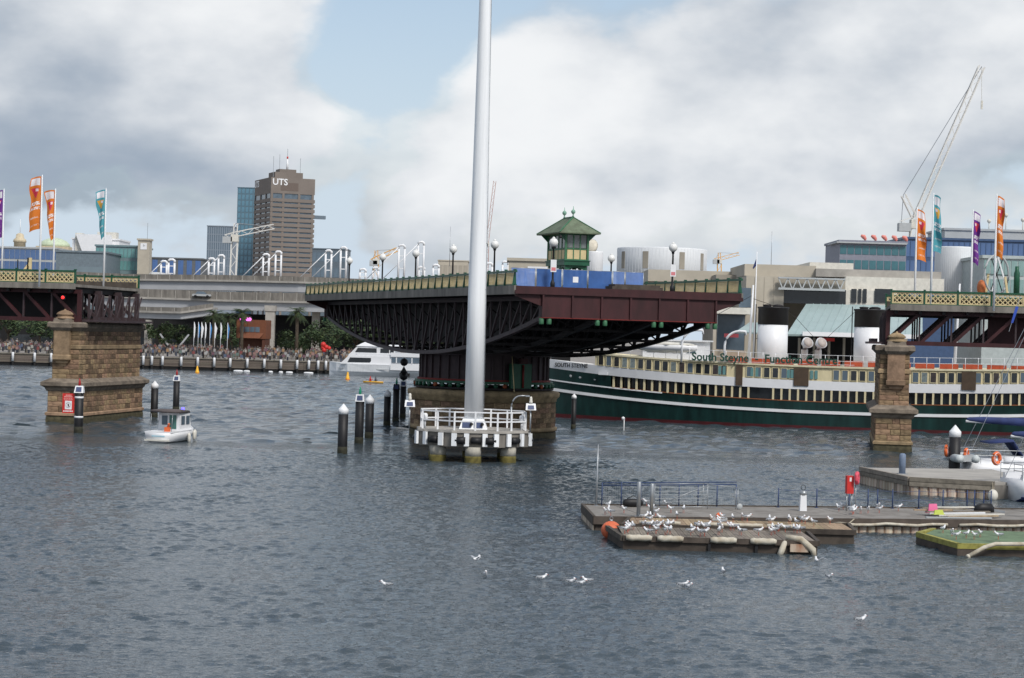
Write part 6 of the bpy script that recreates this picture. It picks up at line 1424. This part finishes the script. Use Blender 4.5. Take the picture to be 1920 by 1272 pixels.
# shopping centre
hs = thing('waterfront_centre', 'beige waterfront shopping centre with teal awning roof behind the ship', 'building', (0,0,0), 0)
def blk(nm, x0, x1, y0, y1, D, dep, m, parent=hs):
    p0, p1 = at(x0,y1,D), at(x1,y1,D); xm = (x0+x1)/2; b = MB(); b.box(p0.x,p1.x,D,D+dep,at(xm,y1,D).z,at(xm,y0,D).z); return b.build(nm, m, parent)
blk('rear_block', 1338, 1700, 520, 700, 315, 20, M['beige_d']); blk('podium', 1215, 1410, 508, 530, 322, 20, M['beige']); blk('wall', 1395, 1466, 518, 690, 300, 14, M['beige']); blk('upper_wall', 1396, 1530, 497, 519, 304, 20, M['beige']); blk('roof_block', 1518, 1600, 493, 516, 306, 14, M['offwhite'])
blk('long_roof', 1530, 1765, 507, 522, 303, 20, M['conc']); blk('parapet_wall', 1585, 1770, 521, 548, 302, 6, M['offwhite']); blk('dark_glazing', 1466, 1586, 543, 570, 300.5, 3, M['glass']); blk('side_wall', 1583, 1680, 545, 640, 301, 6, M['offwhite'])
for x0, x1 in ((1596,1606),(1609,1615),(1618,1625),(1640,1672)): blk('window', x0, x1, 542, 568, 300.8, .1, M['glass'])
for x in (1412,1430,1448): blk('wall_joint', x, x+.6, 520, 640, 299.95, .02, M['beige_d'])
blk('canopy_slab', 1338, 1410, 577, 589, 292, 10, M['offwhite']); blk('canopy_column', 1336, 1342, 588, 670, 293, .5, M['beige']); blk('glazing', 1344, 1395, 590, 660, 299, .5, M['glass_g']); blk('glass_panel', 1386, 1408, 540, 577, 299, .3, M['glass_g'])
for i in range(2): blk('truss_chord', 1460, 1585, (521,541)[i], (524,545)[i], 298, .5, M['grey'])
P0, P1 = at(1460,532,298), at(1585,533,298)
for i in range(14):
    a, c = P0.lerp(P1,i/14), P0.lerp(P1,(i+1)/14); k = .85 if i % 2 else -.85; b = MB(); b.bar((a.x,298.2,a.z-k),(c.x,298.2,c.z+k), .16, .16); b.build('truss_web', M['grey'], hs)
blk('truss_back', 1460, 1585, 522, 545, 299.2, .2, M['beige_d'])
aw = mat('teal_metal_roof', (.33,.42,.42), .45, var=.08, vscale=.4)
A0, A1, A2, A3 = at(1475,627,282), at(1730,630,282), at(1730,574,299), at(1512,570,299)
b = MB(); b.slab([A0,A1,A2,A3], (0,.1,-.25)); b.build('awning_roof', aw, hs)
for i in range(1,16): a, c = A0.lerp(A1,i/16), A3.lerp(A2,i/16); b = MB(); b.bar(a+Vector((0,0,.05)), c+Vector((0,0,.05)), .06, .10); b.build('roof_seam', aw, hs)
A = [at(1380,622,284), at(1420,624,284), at(1425,605,292), at(1405,605,292)]; b = MB(); b.slab(A, (0,.1,-.2)); b.build('small_awning', aw, hs)
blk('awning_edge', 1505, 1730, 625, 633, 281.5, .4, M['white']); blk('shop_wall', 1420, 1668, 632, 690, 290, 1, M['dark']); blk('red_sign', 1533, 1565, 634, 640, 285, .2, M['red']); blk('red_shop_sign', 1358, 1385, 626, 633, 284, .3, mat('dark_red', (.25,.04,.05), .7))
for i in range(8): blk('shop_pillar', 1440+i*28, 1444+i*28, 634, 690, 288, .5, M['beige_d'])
# blue glass block, roof plant, red sails
t, W, Hh = building('blue_office_block', 'long blue glass office block behind the right flagpoles', 1697, 1960, 452, 460, mat('navy_frame', (.05,.09,.18), .4), nf=7, nb=26, glass=M['glass_b'], fh=.8, bw=.86)
t, W, Hh = building('teal_window_block', 'flat roofed block with teal windows and red roof ornaments', 1575, 1700, 456, 440, mat('grey_violet', (.22,.23,.28), .6), nf=9, nb=9, glass=mat('dusk_teal', (.05,.15,.18), .15, spec=.6), fh=.6, bw=.86)
for i in range(5): b = MB(); b.tube([(.5,0,0),(.45,0,.5),(.1,0,1.0),(-.5,0,1.25)], [.1,.35,.5,.25], 10); b.build('roof_ornament', mat('coral', (.70,.24,.20), .6), t, loc=(-W/2+5.3+i*2.25,1.5,Hh+.4))
b = MB(); b.box(-W/2-.8,W/2,-.9,12,Hh-.2,Hh+.1); b.build('roof_slab', M['grey'], t)
t, W, Hh = building('roof_plant', 'grey rooftop plant room at the upper right', 1772, 1960, 434, 480, M['grey'], nf=1, nb=1, glass=M['grey'], zb=24)
for x_, h_ in ((-4,3.5),(-1,2.5),(3,4),(7,3)): b = MB(); b.tube([(x_,2,Hh),(x_,2,Hh+h_)], .12, 6); b.ball((x_,2,Hh+h_), .5, 8, 6); b.build('aerial', M['offwhite'], t)
t, W, Hh = building('glass_barrel_hall', 'pale green glass hall at the right edge behind the machinery', 1845, 1960, 486, 320, mat('pale_frame', (.40,.45,.45), .5), nf=7, nb=9, glass=mat('pale_green_glass', (.22,.34,.33), .15, spec=.6), fh=.8, bw=.85)
mw = thing('engine_wheel', 'old machinery with large grey wheel and cream frame behind the right parapet', 'machine', at(1868,552,300), 0)
b = MB(); b.tube([(2.6*math.cos(q),0,2.9+2.9*math.sin(q)) for q in [2*math.pi*i/28 for i in range(29)]], .16, 6, cap=False); b.build('wheel_rim', M['grey'], mw, rot=(0,0,R(35)))
for i in range(6): a = i*math.pi/3; b = MB(); b.bar((0,0,2.9),(2.5*math.cos(a),0,2.9+2.8*math.sin(a)), .1, .1); b.build('spoke', M['black_steel'], mw, rot=(0,0,R(35)))
b = MB(); b.bar((-.5,.3,0),(0,.3,5.8), .25, .2); b.bar((1.9,.3,0),(.1,.3,5.8), .25, .2); b.build('a_frame', M['white'], mw); b = MB(); b.bar((-1.6,-.3,0),(-1.3,-.3,3.0), .3, .3); b.bar((1.6,-.3,0),(1.2,-.3,2.6), .3, .3); b.build('bearing_frame', M['cream'], mw); b = MB(); b.lathe([(.45,0),(.45,3.2),(.3,3.6),(.3,4.2)], 10, (3.0,0,0)); b.build('cylinder', M['green'], mw); b = MB(); b.ball((-2.2,0,.9), .9, 12, 8, (.75,.9,1.3)); b.build('orange_casing', mat('rust_orange', (.5,.15,.05), .7), mw)

# ------------------------------------------------------------------ flag poles with banners on the bridge
def banner_mat(key, base, mark):
    m = bpy.data.materials.new('banner_'+key); m.use_nodes = True; N, L = m.node_tree.nodes, m.node_tree.links; bs = N['Principled BSDF']; bs.inputs['Roughness'].default_value = .75
    tcn = N.new('ShaderNodeTexCoord'); sp = N.new('ShaderNodeSeparateXYZ'); L.new(tcn.outputs['UV'], sp.inputs[0])
    def mth(op, a, b_=None):
        n = N.new('ShaderNodeMath'); n.operation = op
        for i, v in enumerate((a, b_)):
            if v is None: continue
            if isinstance(v, (int, float)): n.inputs[i].default_value = v
            else: L.new(v, n.inputs[i])
        return n.outputs[0]
    u, v = sp.outputs[0], sp.outputs[1]
    def rng(s, a, c): return mth('MULTIPLY', mth('GREATER_THAN', s, a), mth('LESS_THAN', s, c))
    nz = N.new('ShaderNodeTexNoise'); nz.inputs['Scale'].default_value = 1; mp = N.new('ShaderNodeMapping'); mp.inputs['Scale'].default_value = (9,40,1); L.new(tcn.outputs['UV'], mp.inputs[0]); L.new(mp.outputs[0], nz.inputs['Vector']); blot = mth('GREATER_THAN', nz.outputs['Fac'], .47)
    def mixc(f, a, c):
        n = N.new('ShaderNodeMix'); n.data_type = 'RGBA'; L.new(f, n.inputs[0])
        for s, q in ((6,a),(7,c)):
            if isinstance(q, tuple): n.inputs[s].default_value = (*q,1)
            else: L.new(q, n.inputs[s])
        return n.outputs[2]
    top = mth('MULTIPLY', rng(v,.83,.97), rng(u,.08,.92)); cut = mth('LESS_THAN', mth('ABSOLUTE', mth('SUBTRACT', u, .5)), mth('MULTIPLY', mth('SUBTRACT', .99, v), 1.0))
    c = mixc(mth('MULTIPLY', top, mth('SUBTRACT', 1.0, mth('MULTIPLY', cut, .25))), base, (.70,.68,.72))
    heart = mth('MULTIPLY', rng(v,.60,.78), mth('LESS_THAN', mth('ABSOLUTE', mth('SUBTRACT', u, .5)), mth('MULTIPLY', mth('SUBTRACT', v, .56), 1.7)))
    c = mixc(heart, c, mark); dot = mth('MULTIPLY', rng(v,.715,.765), rng(u,.22,.48)); c = mixc(dot, c, (.75,.6,.65))
    for a_, b_ in ((.46,.53),(.38,.43)): c = mixc(mth('MULTIPLY', mth('MULTIPLY', rng(v,a_,b_), rng(u,.1,.92)), blot), c, (.72,.70,.72))
    for a_, b_ in ((.22,.25),(.08,.11)): c = mixc(mth('MULTIPLY', mth('MULTIPLY', mth('MULTIPLY', rng(v,a_,b_), rng(u,.2,.9)), blot), .6), c, (.70,.62,.60))
    L.new(c, bs.inputs['Base Color']); return m
BM = {'orange': banner_mat('orange', (.62,.17,.015), (.55,.03,.06)), 'purple': banner_mat('purple', (.13,.02,.22), (.62,.04,.08)), 'teal': banner_mat('teal', (.07,.30,.36), (.60,.33,.05))}
def flagpole(x, ytop, D, zbase, col, label, sd, seed, tatter=0.0, wid=1.0, ln=4.5):
    top = at(x, ytop, D); t = thing('banner_pole', label, 'flag', (top.x, D, zbase), 0, 'festival banners on the bridge'); h = top.z-zbase
    b = MB(); b.lathe([(.10,0),(.09,h*.5),(.05,h-.06),(.02,h)], 10); b.build('pole', M['white_m'], t)
    rnd = random.Random(seed); nu, nv = 8, 28; V = []; UV = []; ph = rnd.uniform(0,6)
    for j in range(nv+1):
        v = j/nv
        for i in range(nu+1):
            u = i/nu; wv = wid*(1 - tatter*(1-v)**1.2) * (1 - .12*math.sin(v*7+ph)**2)
            yy = .16*math.sin(v*9+u*2.5+ph)*u + .10*math.sin(u*6+v*3+ph); drop = -.28*u*u - .10*u*math.sin(v*5+ph)
            V.append((sd*(.07+u*wv), yy, h-.15-ln*(1-v)+drop)); UV.append((u, v))
    Fq = [(j*(nu+1)+i, j*(nu+1)+i+1, (j+1)*(nu+1)+i+1, (j+1)*(nu+1)+i) for j in range(nv) for i in range(nu)]
    me = bpy.data.meshes.new('cloth'); me.from_pydata(V, [], Fq); uvl = me.uv_layers.new(name='UVMap')
    for p in me.polygons:
        for li in p.loop_indices: uvl.data[li].uv = UV[me.loops[li].vertex_index]
        p.use_smooth = True
    me.materials.append(BM[col]); put('cloth', me, t)
flagpole(79.7, 328, 174.2, 11.7, 'orange', 'large orange banner on the pole in front of the left parapet', -1, 1)
flagpole(104.5, 354, 191.5, 12.08, 'orange', 'smaller tapering orange banner behind the left parapet', -1, 2, .75, 1.0, 4.6)
flagpole(199.5, 353, 190.5, 12.08, 'teal', 'teal banner on the pole above the far left parapet', -1, 3, .72, 1.0, 4.4)
flagpole(8, 354, 193, 12.08, 'purple', 'purple banner cut by the left edge of the photo', -1, 4, .1)
flagpole(1720, 389, 180, 12.08, 'orange', 'torn orange banner on the leftmost pole of the right span', 1, 5, -.25, .72, 4.5)
flagpole(1751, 362, 164.4, 11.7, 'teal', 'teal banner on the pole in front of the right parapet', 1, 6, -.35, .56, 4.6)
flagpole(1825, 393, 179, 12.08, 'purple', 'purple banner behind the right parapet', 1, 7, .15, .62, 4.5)
flagpole(1869.5, 364, 162.8, 11.7, 'orange', 'orange banner with white print at the far right of the right span', 1, 8, .05, .60, 4.8)
fl = thing('navy_flag', 'navy flag hanging on the white mast before the beige centre', 'flag', at(1412,690,232), 0); hh = at(1412,472,232).z-at(1412,690,232).z; b = MB(); b.tube([(0,0,0),(.1,0,hh)], [.09,.05], 8); b.build('pole', M['white'], fl); b = MB(); b.slab([(0,0,hh-.9),(-.35,0,hh-1.9),(-.25,0,hh-2.0),(.06,0,hh-1.6),(.1,0,hh-.7)], (0,.05,0)); b.build('cloth', M['navy'], fl)
